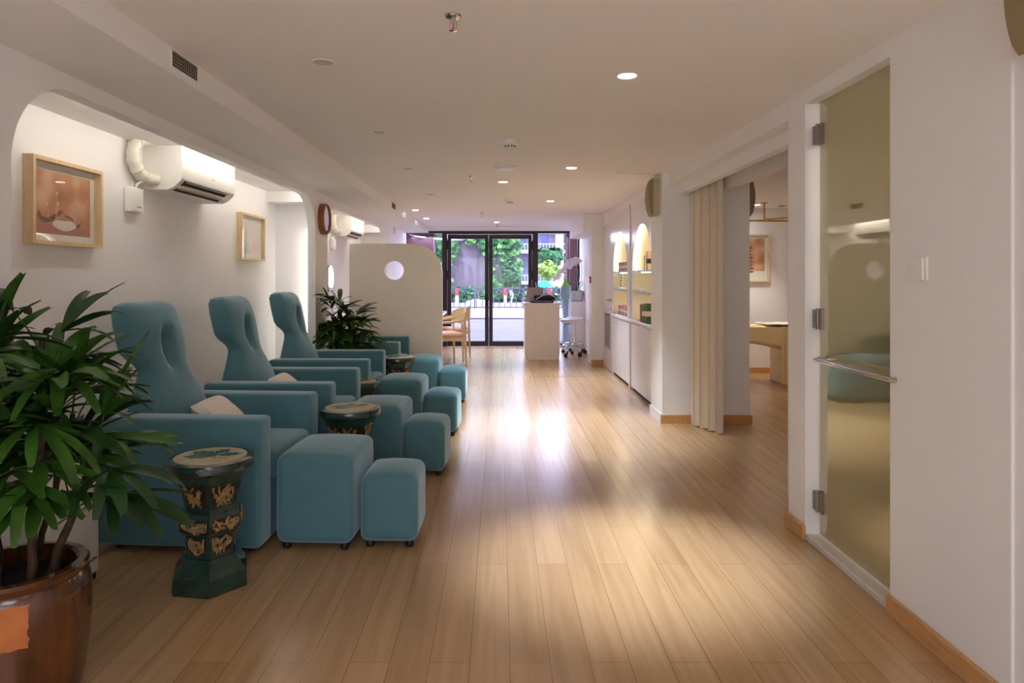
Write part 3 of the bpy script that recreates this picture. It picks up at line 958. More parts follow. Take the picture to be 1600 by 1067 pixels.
# ================================================================ GARDEN STOOLS
def hexp(r, z, n=6, ph=0.0): return (r, z)
def garden_stool(label, loc, rz=0.0):
    t = thing('garden_stool', label, 'garden stool', loc, rz, 'glazed ceramic garden stools between the chairs')
    ph = 0
    bm = bmesh.new()
    lathe(bm, [(0.165, 0.492), (0.176, 0.50), (0.178, 0.525), (0.174, 0.535), (0.146, 0.5375)], seg=48)
    tp = obj('seat_top', bm, GREENG, t)
    bm = bmesh.new(); lathe(bm, [(0.145, 0.5376), (0.145, 0.5395)], seg=48)
    obj('cream_inlay', bm, CREAM, tp)
    # painted leaf sprig (flat glaze decoration on the top)
    bm = bmesh.new()
    r = random.Random(5)
    def petal(cx, cy, a, L, W, z=0.5402, mi=0):
        pts = []
        for s in range(13):
            u = s / 12
            pts.append((L * u, W * math.sin(PI * u) * (1 + 0.25 * math.sin(u * 20))))
        pts += [(L * (1 - s / 12), -W * math.sin(PI * (1 - s / 12)) * (1 + 0.25 * math.cos(s * 2.0))) for s in range(1, 12)]
        ca, sa = math.cos(a), math.sin(a)
        f = bm.faces.new([bm.verts.new((cx + x * ca - y * sa, cy + x * sa + y * ca, z)) for x, y in pts]); f.material_index = mi
    petal(0.02, 0.01, 0.45, 0.105, 0.028); petal(0.03, 0.01, PI - 0.25, 0.15, 0.036, 0.5404); petal(0.03, -0.0, PI + 0.3, 0.14, 0.034, 0.5406); petal(0.0, 0.03, 1.3, 0.085, 0.028, 0.5408)
    petal(0.045, -0.035, 0.2, 0.05, 0.006, 0.541, 1); petal(0.01, -0.01, -0.7, 0.05, 0.006, 0.5412, 1)
    obj('leaf_decoration', bm, [JADE, GOLDG], tp, smooth=None)
    # hexagonal body sections (solid dark green glaze)
    bm = bmesh.new()
    lathe(bm, [(0.160, 0.491), (0.147, 0.465), (0.133, 0.44), (0.116, 0.39), (0.106, 0.34), (0.112, 0.332), (0.118, 0.322)], seg=6, phase=ph)
    obj('flared_neck', bm, GREENG, t, smooth=0.3)
    bm = bmesh.new()
    lathe(bm, [(0.118, 0.321), (0.132, 0.305), (0.138, 0.28), (0.134, 0.255), (0.116, 0.236), (0.106, 0.231)], seg=6, phase=ph)
    obj('bulged_ring', bm, GREENG, t, smooth=0.3)
    bm = bmesh.new()
    lathe(bm, [(0.104, 0.23), (0.101, 0.15), (0.103, 0.135)], seg=6, phase=ph)
    obj('stem', bm, GREENG, t, smooth=0.3)
    bm = bmesh.new()
    lathe(bm, [(0.162, 0.0), (0.166, 0.02), (0.163, 0.07), (0.125, 0.12), (0.112, 0.134)], seg=6, phase=ph)
    obj('foot_base', bm, GREENG, t, smooth=0.3)
    # openwork panels on every face
    def rad(z, tb):
        for (r0, z0), (r1, z1) in zip(tb, tb[1:]):
            if (z0 - z) * (z1 - z) <= 0: return r0 + (r1 - r0) * (z - z0) / (z1 - z0)
        return tb[-1][0]
    secs = [([(0.133, 0.44), (0.116, 0.39), (0.106, 0.34)], 0.35, 0.438), ([(0.132, 0.305), (0.138, 0.28), (0.134, 0.255), (0.122, 0.24)], 0.247, 0.303), ([(0.104, 0.23), (0.101, 0.15)], 0.152, 0.222)]
    for tb, za, zb in secs:
        for k in range(6):
            a = ph + PI / 6 + k * PI / 3
            ca, sa = math.cos(a), math.sin(a)
            def P(u, z, d=0.0):
                ap = rad(z, tb) * math.cos(PI / 6) + d
                return (ca * ap - sa * u, sa * ap + ca * u, z)
            bm = bmesh.new()
            nz = 6
            hwid = lambda z: rad(z, tb) * 0.5 * 0.78
            prev = None
            for q in range(nz + 1):
                z = za + (zb - za) * q / nz
                row = [bm.verts.new(P(-hwid(z), z, 0.0008)), bm.verts.new(P(hwid(z), z, 0.0008))]
                if prev:
                    f = bm.faces.new((prev[0], prev[1], row[1], row[0])); f.material_index = 1
                prev = row
            rr = random.Random(int(za * 1000) + k)
            # branches
            for q in range(9):
                u0 = rr.uniform(-0.8, 0.8); u1 = max(-1, min(1, u0 + rr.uniform(-1.2, 1.2)))
                pts = []
                for s in range(6):
                    f_ = s / 5
                    z = za + (zb - za) * (f_ if q < 3 else rr.uniform(0.1, 0.9) if False else (0.2 + 0.6 * f_))
                    u = (u0 + (u1 - u0) * f_ + 0.25 * math.sin(f_ * 5 + q)) 
                    u = max(-1, min(1, u)) * hwid(z)
                    pts.append(P(u, z, 0.003))
                tube(bm, pts, 0.0046, 5, 0)
            for q in range(5):
                u = rr.uniform(-0.75, 0.75); z = rr.uniform(za + 0.012, zb - 0.012); an = rr.uniform(0, PI)
                for w_ in (0, 0.9, -0.9):
                    du, dz = math.cos(an + w_) * 0.013, math.sin(an + w_) * 0.013
                    tube(bm, [P(u * hwid(z), z, 0.004), P(u * hwid(z) + du, min(zb, max(za, z + dz)), 0.005)], [0.005, 0.002], 5, 0)
            # frame lips
            tube(bm, [P(-hwid(za), za, 0.002), P(hwid(za), za, 0.002), P(hwid(zb), zb, 0.002), P(-hwid(zb), zb, 0.002), P(-hwid(za), za, 0.002)], 0.0035, 5, 2)
            obj('openwork_panel', bm, [GOLDG, BROWNG, GREENG], t)
    return t
gs = garden_stool('dark green glazed garden stool nearest the camera, whole and in the open', (-1.225, 2.90, 0), math.radians(-9))
g2 = dup(gs, loc=(-0.87, 3.99, 0), rz=0.3, label='green garden stool with cream top between first and second ottoman')
g3 = dup(gs, loc=(-1.08, 5.255, 0), rz=0.6, label='dark garden stool mostly hidden, between second and third massage chair'); g3.scale = (0.92,) * 3
g4 = dup(gs, loc=(-0.965, 6.50, 0), rz=0.1, label='green garden stool beside the third chair, farthest down the row')

# ================================================================ POTTED PALMS
def palm(label, loc, canes, leaves_spec, seed, pot, clampx=None):
    t = thing('potted_palm', label, 'potted plant', loc)
    rnd = random.Random(seed)
    pot(t)
    bmL = bmesh.new(); bmP = bmesh.new()
    def leaflet(o, d, L, W, droop, mi):
        d = d.normalized()
        side = d.cross(Vector((0, 0, 1)))
        if side.length < 0.1: side = Vector((1, 0, 0))
        side.normalize()
        roll = rnd.uniform(-0.5, 0.5)
        up = side.cross(d).normalized()
        side = (side * math.cos(roll) + up * math.sin(roll)).normalized()
        n = 7
        rows = []
        p = Vector(o); dd = d.copy()
        for i in range(n + 1):
            u = i / n
            wv = W * (0.22 + 0.95 * math.sin(min(1, u * 1.12) * PI * 0.80) ** 0.9) * (1 if u < 0.95 else 0.62)
            nn = side.cross(dd).normalized()
            jag = 0.0
            a = p - side * wv + nn * wv * 0.28
            c = p + side * wv + nn * wv * 0.28
            pts = [a, p.copy(), c]
            if i == n:
                pts[0] = pts[0] + dd * L * rnd.uniform(-.02, .05); pts[2] = pts[2] + dd * L * rnd.uniform(-.02, .06)
            rows.append(pts)
            dd = (dd + Vector((0, 0, -1)) * droop * (0.4 + u) / n * 1.6).normalized()
            p = p + dd * L / n
        vs = []
        for r in rows:
            rr = []
            for q in r:
                if clampx is not None and q.x + loc[0] < clampx:
                    q.x = clampx - loc[0] + 0.004 + rnd.random() * 0.01
                if q.z < 0.02: q.z = 0.02
                rr.append(bmL.verts.new(q))
            vs.append(rr)
        for a, b in zip(vs, vs[1:]):
            for k in range(2):
                f = bmL.faces.new((a[k], a[k + 1], b[k + 1], b[k])); f.material_index = mi
    for (bx, by, tx, ty, h, r) in canes:
        bm = bmesh.new()
        z0 = pot.top
        pts = [Vector((bx + (tx - bx) * s / 8 + 0.006 * math.sin(s * 2.1), by + (ty - by) * s / 8, z0 - 0.02 + (h - z0 + 0.02) * s / 8)) for s in range(9)]
        tube(bm, pts, [r * (1.05 - 0.03 * s + (0.12 if s % 2 else 0)) for s in range(9)], 8)
        obj('cane', bm, STEM, t)
        nl = leaves_spec['n']
        a0 = rnd.uniform(0, 2 * PI)
        for i in range(nl):
            f = 1 - (i / nl) * leaves_spec['spread']
            f = max(0.35, f)
            idx = f * 8
            b0 = pts[int(min(7, idx))].lerp(pts[min(8, int(idx) + 1)], idx - int(idx))
            az = a0 + i * 2.4 + rnd.uniform(-.3, .3)
            el = math.radians(rnd.uniform(10, 75) if i > 1 else rnd.uniform(45, 85))
            Lp = leaves_spec['pet'] * rnd.uniform(0.6, 1.25)
            d = Vector((math.cos(az) * math.cos(el), math.sin(az) * math.cos(el), math.sin(el)))
            m1 = b0 + d * Lp * 0.5
            e = b0 + d * Lp + Vector((0, 0, -0.12 * Lp))
            for q in (m1, e):
                if clampx is not None and q.x + loc[0] < clampx + 0.02: q.x = clampx - loc[0] + 0.02
            tube(bmP, [b0, m1, e], [0.0038, 0.003, 0.0025], 5)
            dl = (e - m1).normalized()
            dl = (dl + Vector((0, 0, -0.25))).normalized()
            nf = rnd.choice(leaves_spec['nf'])
            side = dl.cross(Vector((0, 0, 1)))
            if side.length < 0.1: side = Vector((1, 0, 0))
            side.normalize()
            fan = math.radians(rnd.uniform(55, 85))
            mi = 0 if rnd.random() < 0.55 else 1
            for k in range(nf):
                an = -fan + 2 * fan * k / (nf - 1)
                dv = dl * math.cos(an) + side * math.sin(an)
                leaflet(e, dv, leaves_spec['L'] * rnd.uniform(0.8, 1.12) * (1 - 0.2 * abs(an) / 1.4), leaves_spec['W'] * rnd.uniform(0.75, 1.2), rnd.uniform(0.25, 0.8), mi)
    obj('petioles', bmP, PET, t)
    obj('leaves', bmL, [LEAF, LEAF2], t, smooth=1.2)
    return t

def big_pot(t):
    bm = bmesh.new()
    prof = [(0.165, 0.0), (0.178, 0.01), (0.19, 0.08), (0.2, 0.17), (0.205, 0.25), (0.203, 0.32), (0.196, 0.355), (0.187, 0.37), (0.192, 0.38), (0.197, 0.392), (0.19, 0.402), (0.168, 0.403), (0.158, 0.395), (0.158, 0.345)]
    lathe(bm, prof, seg=64, caps=True)
    po = obj('pot', bm, POTM, t)
    bm = bmesh.new(); lathe(bm, [(0.156, 0.34), (0.156, 0.352)], seg=40)
    obj('soil', bm, SOIL, t)
    # bare clay patch facing the room
    bm = bmesh.new()
    def rr(z):
        for (r0, z0), (r1, z1) in zip(prof[:7], prof[1:8]):
            if z0 <= z <= z1: return r0 + (r1 - r0) * (z - z0) / (z1 - z0)
        return 0.2
    A0, A1, Z0, Z1 = math.radians(-100), math.radians(-47), 0.225, 0.348
    rnd = random.Random(4)
    grid = []
    for i in range(17):
        row = []
        for j in range(11):
            a = A0 + (A1 - A0) * i / 16; z = Z0 + (Z1 - Z0) * j / 10
            if i in (0, 16): a += rnd.uniform(-.02, .02)
            if j in (0, 10): z += rnd.uniform(-.003, .003)
            r = rr(z) + 0.0012
            row.append(bm.verts.new((r * math.cos(a), r * math.sin(a), z)))
        grid.append(row)
    for i in range(16):
        for j in range(10):
            bm.faces.new((grid[i][j], grid[i + 1][j], grid[i + 1][j + 1], grid[i][j + 1]))
    obj('clay_patch', bm, CLAY, po)
big_pot.top = 0.352
canes = [(-0.07, 0.02, -0.14, 0.05, 0.98, 0.011), (-0.02, -0.06, -0.03, -0.12, 1.02, 0.012), (0.02, 0.03, 0.03, 0.08, 1.1, 0.011), (0.06, -0.03, 0.10, -0.02, 0.92, 0.012), (0.07, 0.04, 0.2, 0.06, 0.72, 0.013), (-0.05, -0.03, -0.1, -0.05, 0.86, 0.01), (0.0, 0.07, 0.08, 0.16, 0.84, 0.01), (-0.09, 0.05, -0.12, 0.02, 1.05, 0.01)]
palm('large lady palm in a glazed brown jar at the lower left corner', (-1.505, 2.13, 0), canes, dict(n=9, spread=0.62, pet=0.17, L=0.265, W=0.0175, nf=(5, 6, 7, 8)), 33, big_pot, clampx=-1.725)
def small_pot(t):
    bm = bmesh.new()
    lathe(bm, [(0.11, 0), (0.13, 0.02), (0.155, 0.28), (0.165, 0.30), (0.165, 0.32), (0.15, 0.32), (0.148, 0.29)], seg=40)
    obj('pot', bm, GREYPOT, t)
    bm = bmesh.new(); lathe(bm, [(0.147, 0.28), (0.147, 0.288)], seg=32); obj('soil', bm, SOIL, t)
small_pot.top = 0.288
canes2 = [(-0.04, 0, -0.09, 0.0, 0.93, 0.012), (0.0, -0.03, -0.02, -0.03, 1.0, 0.012), (0.04, 0.02, 0.06, 0.02, 0.9, 0.012), (0.05, -0.02, 0.12, 0.0, 0.8, 0.012), (-0.02, 0.05, -0.03, 0.08, 0.86, 0.012), (-0.05, -0.04, -0.12, -0.06, 0.74, 0.012)]
palm('smaller lady palm standing between the third and the farthest massage chair', (-1.50, 6.57, 0), canes2, dict(n=8, spread=0.6, pet=0.14, L=0.25, W=0.018, nf=(5, 6, 7, 8)), 5, small_pot, clampx=-1.725)

# ================================================================ AIR PURIFIER
ap = thing('air_purifier', 'white box air purifier behind the large palm, beside the nearest chair', 'air purifier', (-1.90, 2.79, 0))
obj('housing', RB(-0.17, 0.17, -0.165, 0.165, 0.03, 0.65, 0.012, 3), WHITEP, ap)
obj('base', B(-0.16, 0.16, -0.155, 0.155, 0.0, 0.029), RUB, ap)
obj('front_slit', B(0.1702, 0.1712, -0.15, 0.15, 0.33, 0.336), STEEL, ap)
obj('top_vent', (lambda b: ([box(b, 0.171, 0.174, -0.14, 0.15, 0.585 + i * 0.012, 0.59 + i * 0.012) for i in range(3)], b)[1])(bmesh.new()), STEEL, ap)
bm = bmesh.new(); lathe(bm, [(0.024, 0.1705), (0.024, 0.172)], (0, 0.09, 0.49), 24, axis='x')
obj('round_sticker', bm, mat('blue_sticker', rgb(110, 140, 180), 0.4, noise=0.5, nscale=60), ap)
bm = bmesh.new()
for i in range(7): box(bm, 0.1705, 0.1715, 0.03 + i * 0.017, 0.042 + i * 0.017, 0.09, 0.1 + 0.004 * (i % 2))
obj('small_mark', bm, STEEL, ap)

# ================================================================ PICTURES
def picture(name, label, loc, rz, W, Hh, depth, art, fw=0.022, matw=0.045):
    """hangs on a wall; local -y faces the viewer, base at loc (bottom centre on the wall)"""
    t = thing(name, label, 'picture', loc, rz)
    bm = bmesh.new()
    def ring(a0, a1, b0, b1, y0, y1, fwid):
        box(bm, a0, a0 + fwid, y0, y1, b0, b1); box(bm, a1 - fwid, a1, y0, y1, b0, b1)
        box(bm, a0 + fwid, a1 - fwid, y0, y1, b0, b0 + fwid); box(bm, a0 + fwid, a1 - fwid, y0, y1, b1 - fwid, b1)
    ring(-W / 2, W / 2, 0, Hh, -depth, 0, fw)
    obj('frame', bm, OAK, t)
    obj('mat_board', B(-W / 2 + fw, W / 2 - fw, -0.012, -0.004, fw, Hh - fw), MATB, t)
    x0, x1, z0, z1 = -W / 2 + fw + matw, W / 2 - fw - matw, fw + matw, Hh - fw - matw
    bm = bmesh.new()
    f = bm.faces.new([bm.verts.new(p) for p in ((x0, -0.0125, z0), (x1, -0.0125, z0), (x1, -0.0125, z1), (x0, -0.0125, z1))])
    art(bm, x0, x1, z0, z1)
    obj('print', bm, ART_SLOTS[art.__name__], t, smooth=None)
    obj('glass', B(-W / 2 + fw, W / 2 - fw, -depth * 0.7, -depth * 0.7 + 0.002, fw, Hh - fw), PICGLASS, t)
    return t
def poly(bm, pts, y, mi):
    f = bm.faces.new([bm.verts.new((x, y, z)) for x, z in pts]); f.material_index = mi
def art_twig(bm, x0, x1, z0, z1):
    w, h = x1 - x0, z1 - z0
    def q(u, v): return (x0 + u * w, z0 + v * h)
    poly(bm, [q(0, 0), q(1, 0), q(1, 0.13), q(0, 0.17)], -0.0128, 3)
    # curled bark
    poly(bm, [q(.06, .28), q(.12, .2), q(.2, .17), (q(.3, .2)), q(.42, .3), q(.5, .38), q(.44, .41), q(.35, .33), q(.22, .25), q(.13, .27), q(.09, .36)], -0.0131, 2)
    poly(bm, [q(.5, .32), q(.56, .33), q(.66, .29), q(.7, .22), q(.62, .27), q(.55, .29)], -0.0131, 2)
    # white stone
    poly(bm, [(x0 + w * (.52 + .21 * math.cos(a)), z0 + h * (.16 + .085 * math.sin(a) * (1 + .12 * math.sin(3 * a)))) for a in [i * PI / 10 for i in range(20)]], -0.0134, 1)
    poly(bm, [q(.72, .16), q(.76, .13), q(.8, .16), q(.83, .27), q(.78, .2), q(.74, .2)], -0.0134, 2)
    for u, v, t_ in ((.38, .66, .36), (.22, .48, .25), (.4, .5, .38)):
        poly(bm, [q(t_, .25), q(t_ + .008, .25), q(u + .006, v), q(u, v)], -0.0136, 4)
        poly(bm, [(x0 + w * (u + .018 * math.cos(a)), z0 + h * (v + .03 * math.sin(a))) for a in [i * PI / 5 for i in range(10)]], -0.0138, 4)
def art_pale(bm, x0, x1, z0, z1):
    w, h = x1 - x0, z1 - z0
    def q(u, v): return (x0 + u * w, z0 + v * h)
    poly(bm, [q(.45, .0), q(.9, .0), q(.86, .3), q(.7, .42), q(.55, .3)], -0.0128, 1)
    poly(bm, [q(.2, .0), q(.45, .0), q(.42, .25), q(.3, .38)], -0.0130, 2)
def art_stones(bm, x0, x1, z0, z1):
    w, h = x1 - x0, z1 - z0
    def q(u, v): return (x0 + u * w, z0 + v * h)
    poly(bm, [q(0, 0), q(1, 0), q(1, 0.16), q(0, 0.16)], -0.0128, 1)
    for i in range(8):
        cy = .14 + .09 * i; r = .17 - .012 * i
        poly(bm, [(x0 + w * (.5 + .03 * math.sin(i * 2) + r * math.cos(a)), z0 + h * (cy + .03 * math.sin(a))) for a in [k * PI / 6 for k in range(12)]], -0.0131 - i * 0.0001, 2)
ART_SLOTS = {'art_twig': [ARTBG, ARTSTONE, ARTTWIG, ARTTBL, mat('art_bud', rgb(226, 190, 140), 0.6)], 'art_pale': [ARTPALE, mat('art_blush', rgb(226, 186, 180), 0.7), mat('art_sage', rgb(190, 200, 180), 0.7)], 'art_stones': [ARTBG, MATB, ARTTWIG]}
# frame 1: outer front face from (52.7,242)-(161,271) to (50,378)-(161,385) on the alcove back wall
Xf = -2.15 + 0.05
Ya, Yb = 2.1 * 1067 / 728, 2.1 * 1067 / 619
zb_ = 1.3 - (385.5 - 432) / 1067 * Yb * 0 - 0 if False else 1.3 + (432 - 382) / 1067 * (Ya + Yb) / 2 * 0.985
zt_ = 1.3 + (432 - 256.5) / 1067 * (Ya + Yb) / 2
picture('framed_picture', 'oak-framed orange print of a white stone, on the wall nearest the camera', (-2.15, (Ya + Yb) / 2, zb_ - 0.005), PI / 2, Yb - Ya, zt_ - zb_ + 0.01, 0.05, art_twig, 0.018, 0.035)
Ya2, Yb2 = 2.105 * 1067 / 402, 2.105 * 1067 / 365.5
picture('framed_picture', 'small pale framed print right of the near air conditioner', (-2.15, (Ya2 + Yb2) / 2, 1.3 + (432 - 407.3) / 1067 * (Ya2 + Yb2) / 2), PI / 2, Yb2 - Ya2, (407.3 - 335.6) / 1067 * (Ya2 + Yb2) / 2, 0.045, art_pale, 0.018, 0.04)
picture('framed_picture', 'framed print of stacked stones on the treatment room wall', (3.36, 9.2, z_at(440, 9.2)), 0, 0.54, z_at(366, 9.2) - z_at(440, 9.2), 0.035, art_stones, 0.02, 0.04)

# ================================================================ AIR CONDITIONERS
def air_con(label, loc):
    """wall unit; local +x into the room, y along the wall, z up; origin at the rear bottom middle"""
    t = thing('air_conditioner', label, 'air conditioner', loc, 0, 'wall air conditioners in the alcoves')
    L = 0.41
    pr = [(0, 0.30), (0.225, 0.30), (0.235, 0.285), (0.235, 0.075), (0.228, 0.055), (0.19, 0.018), (0.15, 0.0), (0, 0.0)]
    bm = bmesh.new(); slab(bm, pr, [], lambda u, v, d: (u, d, v), -L, L)
    obj('housing', bm, WHITEP, t, smooth=0.5)
    # air outlet cut on the lower front corner: dark recess panel with louvers
    n = Vector((0.07, 0, -0.06)).normalized()
    bm = bmesh.new()
    def Q(s, y, off):
        a = Vector((0.150, 0, 0.0)); b = Vector((0.2335, 0, 0.062))
        p = a.lerp(b, s) + Vector((n.x, 0, n.z)) * off
        return Vector((p.x, y, p.z))
    vs = [bm.verts.new(Q(*q)) for q in ((0.06, -L + 0.05, 0.0075), (0.97, -L + 0.05, 0.0075), (0.97, L - 0.12, 0.0075), (0.06, L - 0.12, 0.0075))]
    bm.faces.new(vs)
    vs2 = [bm.verts.new(v.co - n * 0.006) for v in vs]
    for i in range(4):
        j = (i + 1) % 4
        bm.faces.new((vs[i], vs[j], vs2[j], vs2[i]))
    obj('air_outlet', bm, mat('outlet_dark', rgb(44, 34, 26), 0.8, noise=0.5, nscale=40), t, smooth=None)
    for s in (0.25, 0.55, 0.85):
        bm = bmesh.new()
        c = [Q(s, -L + 0.055, 0.009), Q(s + 0.1, -L + 0.055, 0.014), Q(s + 0.1, L - 0.125, 0.014), Q(s, L - 0.125, 0.009)]
        a = [bm.verts.new(p) for p in c]; b = [bm.verts.new(p + Vector((0.002, 0, 0.001))) for p in c]
        bm.faces.new(a); bm.faces.new(b[::-1])
        for i in range(4):
            j = (i + 1) % 4
            bm.faces.new((a[i], a[j], b[j], b[i]))
        obj('louver', bm, mat('louver_beige', rgb(196, 184, 160), 0.5), t, smooth=None)
    obj('small_mark', B(0.2352, 0.2357, 0.02, 0.055, 0.115, 0.121), STEEL, t)
    obj('panel_seam', B(0.02, 0.222, -L - 0.0008, -L, 0.245, 0.2465), MATB, t)
    # wrapped pipe
    bm = bmesh.new()
    pts = []
    ctrl = [(0.075, -L + 0.01, 0.06), (0.055, -L - 0.05, 0.055), (0.045, -L - 0.14, 0.075), (0.045, -L - 0.20, 0.15), (0.045, -L - 0.19, 0.235), (0.055, -L - 0.11, 0.285), (0.075, -L - 0.02, 0.292), (0.09, -L + 0.08, 0.335)]
    for a, b in zip(ctrl, ctrl[1:]):
        for s in range(6):
            pts.append(Vector(a).lerp(Vector(b), s / 6))
    sm = [pts[0]] + [(pts[i - 1] + pts[i] + pts[i + 1]) / 3 for i in range(1, len(pts) - 1)] + [pts[-1]]
    for _ in range(4): sm = [sm[0]] + [(sm[i - 1] + sm[i] + sm[i + 1]) / 3 for i in range(1, len(sm) - 1)] + [sm[-1]]
    rads = [0.036 + 0.0034 * math.sin(i * 1.9) + 0.002 * math.sin(i * 3.3) for i in range(len(sm))]
    tube(bm, sm, rads, 14)
    pp = obj('wrapped_pipe', bm, mat('pipe_tape', rgb(226, 220, 206), 0.45, bump=0.5, bscale=60), t)
    for k in (9, 26):
        bm = bmesh.new(); tube(bm, [sm[k], sm[k] + (sm[k + 1] - sm[k]).normalized() * 0.006], 0.0405, 14)
        obj('tie', bm, MATB, pp)
    return t
AZ = 1.3 + (432 - 296) / 1067 * 4.12
ac1 = air_con('white air conditioner in the near alcove beside the orange print', (-2.15, 4.12 + 0.41, AZ))
ac2 = dup(ac1, loc=(-2.15, 8.85 + 0.41, AZ), label='white air conditioner in the far alcove above the cream screen')
def ctrl_box(label, loc):
    t = thing('pump_box', label, 'junction box', loc, 0, 'small boxes under the air conditioner pipes')
    bm = RB(0, 0.05, -0.068, 0.068, 0, 0.145, 0.01, 3)
    obj('cover', bm, WHITEP, t)
    bm = bmesh.new(); tube(bm, [(0.03, 0.01, 0.143), (0.035, 0.02, 0.17), (0.05, 0.05, 0.185)], 0.006); tube(bm, [(0.03, -0.02, 0.143), (0.03, -0.02, 0.175)], 0.004)
    obj('cable', bm, WHITEP, t)
    obj('small_mark', B(0.0502, 0.0506, -0.01, 0.04, 0.03, 0.036), STEEL, t)
    return t
YB = 4.12 - 0.12
cb = ctrl_box('small white pump box below the near air conditioner pipe', (-2.15, YB - 0.03, 1.3 + (432 - 333) / 1067 * YB))
dup(cb, loc=(-2.15, 8.72, 1.3 + (432 - 388) / 1067 * 8.72 - 0.02), label='small white pump box below the far air conditioner pipe')

# ================================================================ MIRRORS
t = thing('wall_mirror', 'round wood-rimmed mirror on the pier between the two alcoves', 'mirror', (XL, 6.655, 1.3 + (432 - 342.5) / 1067 * 6.66))
bm = bmesh.new(); rings = lathe(bm, [(0.15, 0.0), (0.152, 0.05), (0.138, 0.06), (0.134, 0.052), (0.134, 0.02)], seg=56, axis='x', caps=True)
obj('rim', bm, mat('walnut_rim', rgb(150, 92, 54), 0.4), t)
bm = bmesh.new(); lathe(bm, [(0.1335, 0.045), (0.1335, 0.047)], seg=56, axis='x'); obj('mirror_glass', bm, mat('mirror_silver', rgb(220, 220, 226), 0.03, 1.0), t)
t = thing('wall_mirror', 'thin sliver of a round mirror on the back wall of the far alcove', 'mirror', (-2.15, 8.60, 1.28))
bm = bmesh.new(); lathe(bm, [(0.17, 0.0), (0.17, 0.02), (0.16, 0.025)], seg=48, axis='x'); obj('rim', bm, STEEL, t)
bm = bmesh.new(); lathe(bm, [(0.158, 0.0255), (0.158, 0.027)], seg=48, axis='x'); obj('mirror_glass', bm, MATS['mirror_silver'], t)

# ================================================================ SCREEN
SY = 7.86
W0, W1, ZS = -1.725, x_at(691, SY), z_at(380.5, SY)
outer = [(W0, 0.0), (W1, 0.0)] + arc(W1 - 0.34, ZS - 0.34, 0.34, 0, PI / 2) + [(W0, ZS)]
hole = arc(x_at(616, SY), z_at(422.5, SY), 14.8 / 1067 * SY, 0, 2 * PI - 2 * PI / 36, 35)
bm = bmesh.new(); slab(bm, outer, [hole], lambda u, v, d: (u, SY + d, v), 0, 0.05)
tag(obj('room_screen', bm, SCREEN, smooth=0.4), 'cream partition screen with a round hole and one rounded corner', 'screen')

# ================================================================ CEILING FITTINGS
def at_ceil(px, py):
    Y = (H - 1.3) * 1067 / (432 - py)
    return ((px - 780) / 1067 * Y, Y, H)
def downlight(label, px, py, lit, power=0, r=0.04, zc=H, loc=None, color=NEUT, ang=78):
    p = loc or at_ceil(px, py)
    t = thing('downlight', label, 'downlight', (p[0], p[1], zc), 0, 'lit ceiling downlights' if lit else 'unlit ceiling downlights')
    bm = bmesh.new(); lathe(bm, [(r, -0.0015), (r * 1.18, -0.004), (r * 1.22, 0.0), (r, -0.0005)][:3], seg=32, caps=False)
    obj('trim_ring', bm, WHITEP, t)
    bm = bmesh.new(); lathe(bm, [(r, -0.003), (r, -0.001)], seg=32)
    obj('lamp_face', bm, LAMP if lit else GREYPOT, t)
    if lit and power:
        spot((p[0], p[1], zc - 0.02), power, color, ang)
downlight('lit downlight nearest the camera, right of the sprinkler', 980, 118, True, 48, ang=46)
downlight('lit downlight on the right side of the ceiling, second from the camera', 893, 262, True, 48, ang=70)
downlight('lit downlight on the right side of the ceiling, before the display arches', 860, 314, True, 38, ang=80)
downlight('lit square-ringed downlight just beyond the ceiling disc', 786, 284, True, 26, 0.04, ang=76)
downlight('small lit downlight at far left of the ceiling, nearer of the two', 649, 328, True, 12, ang=90)
downlight('small lit downlight at far left of the ceiling, farther of the two', 666, 341, True, 5)
downlight('small lit downlight in the middle just before the entrance door', 776, 347, True, 20, ang=80)
downlight('large unlit downlight nearest the camera on the left of the ceiling', 505, 97, False)
downlight('unlit downlight second from the camera on the left of the ceiling', 592, 206, False)
downlight('unlit downlight third from the camera on the left of the ceiling', 637, 263, False)
downlight('tiny unlit downlight farthest along the left of the ceiling', 672, 304, False)
downlight('lit downlight in the treatment room ceiling', 0, 0, True, 12, loc=(3.30, 8.75, H), color=(1, 0.9, 0.8))
# unseen downlights added behind the camera to light the near room
for (x, y) in ((0.5, 0.4), (-0.9, 0.2), (0.5, -1.4)):
    downlight('unseen lit downlight added in the ceiling above and behind the camera', 0, 0, True, 19, loc=(x, y, H))
def sprinkler(label, px, py):
    p = at_ceil(px, py)
    t = thing('sprinkler', label, 'sprinkler', p, 0, 'ceiling sprinkler heads')
    bm = bmesh.new(); lathe(bm, [(0.012, -0.012), (0.026, -0.008), (0.03, -0.003), (0.03, 0)], seg=24); obj('escutcheon', bm, CHROME, t)
    bm = bmesh.new()
    lathe(bm, [(0.008, -0.026), (0.010, -0.012)], seg=12)
    for s in (-1, 1): tube(bm, [(s * 0.009, 0, -0.02), (s * 0.013, 0, -0.032), (s * 0.010, 0, -0.045), (0, 0, -0.052)], 0.002, 6)
    lathe(bm, [(0.004, -0.057), (0.014, -0.055), (0.014, -0.0535), (0.004, -0.052)], seg=16)
    obj('head', bm, CHROME, t)
    bm = bmesh.new(); tube(bm, [(0, 0, -0.028), (0, 0, -0.05)], 0.0022, 6); obj('glass_bulb', bm, RED, t)
sprinkler('chrome sprinkler head with red bulb nearest the camera', 708, 24)
sprinkler('sprinkler head left of the ceiling disc', 737, 275)
sprinkler('tiny sprinkler head farther along the ceiling, second from the door', 753, 333)
sprinkler('tiny sprinkler head closest to the entrance door', 777, 351)
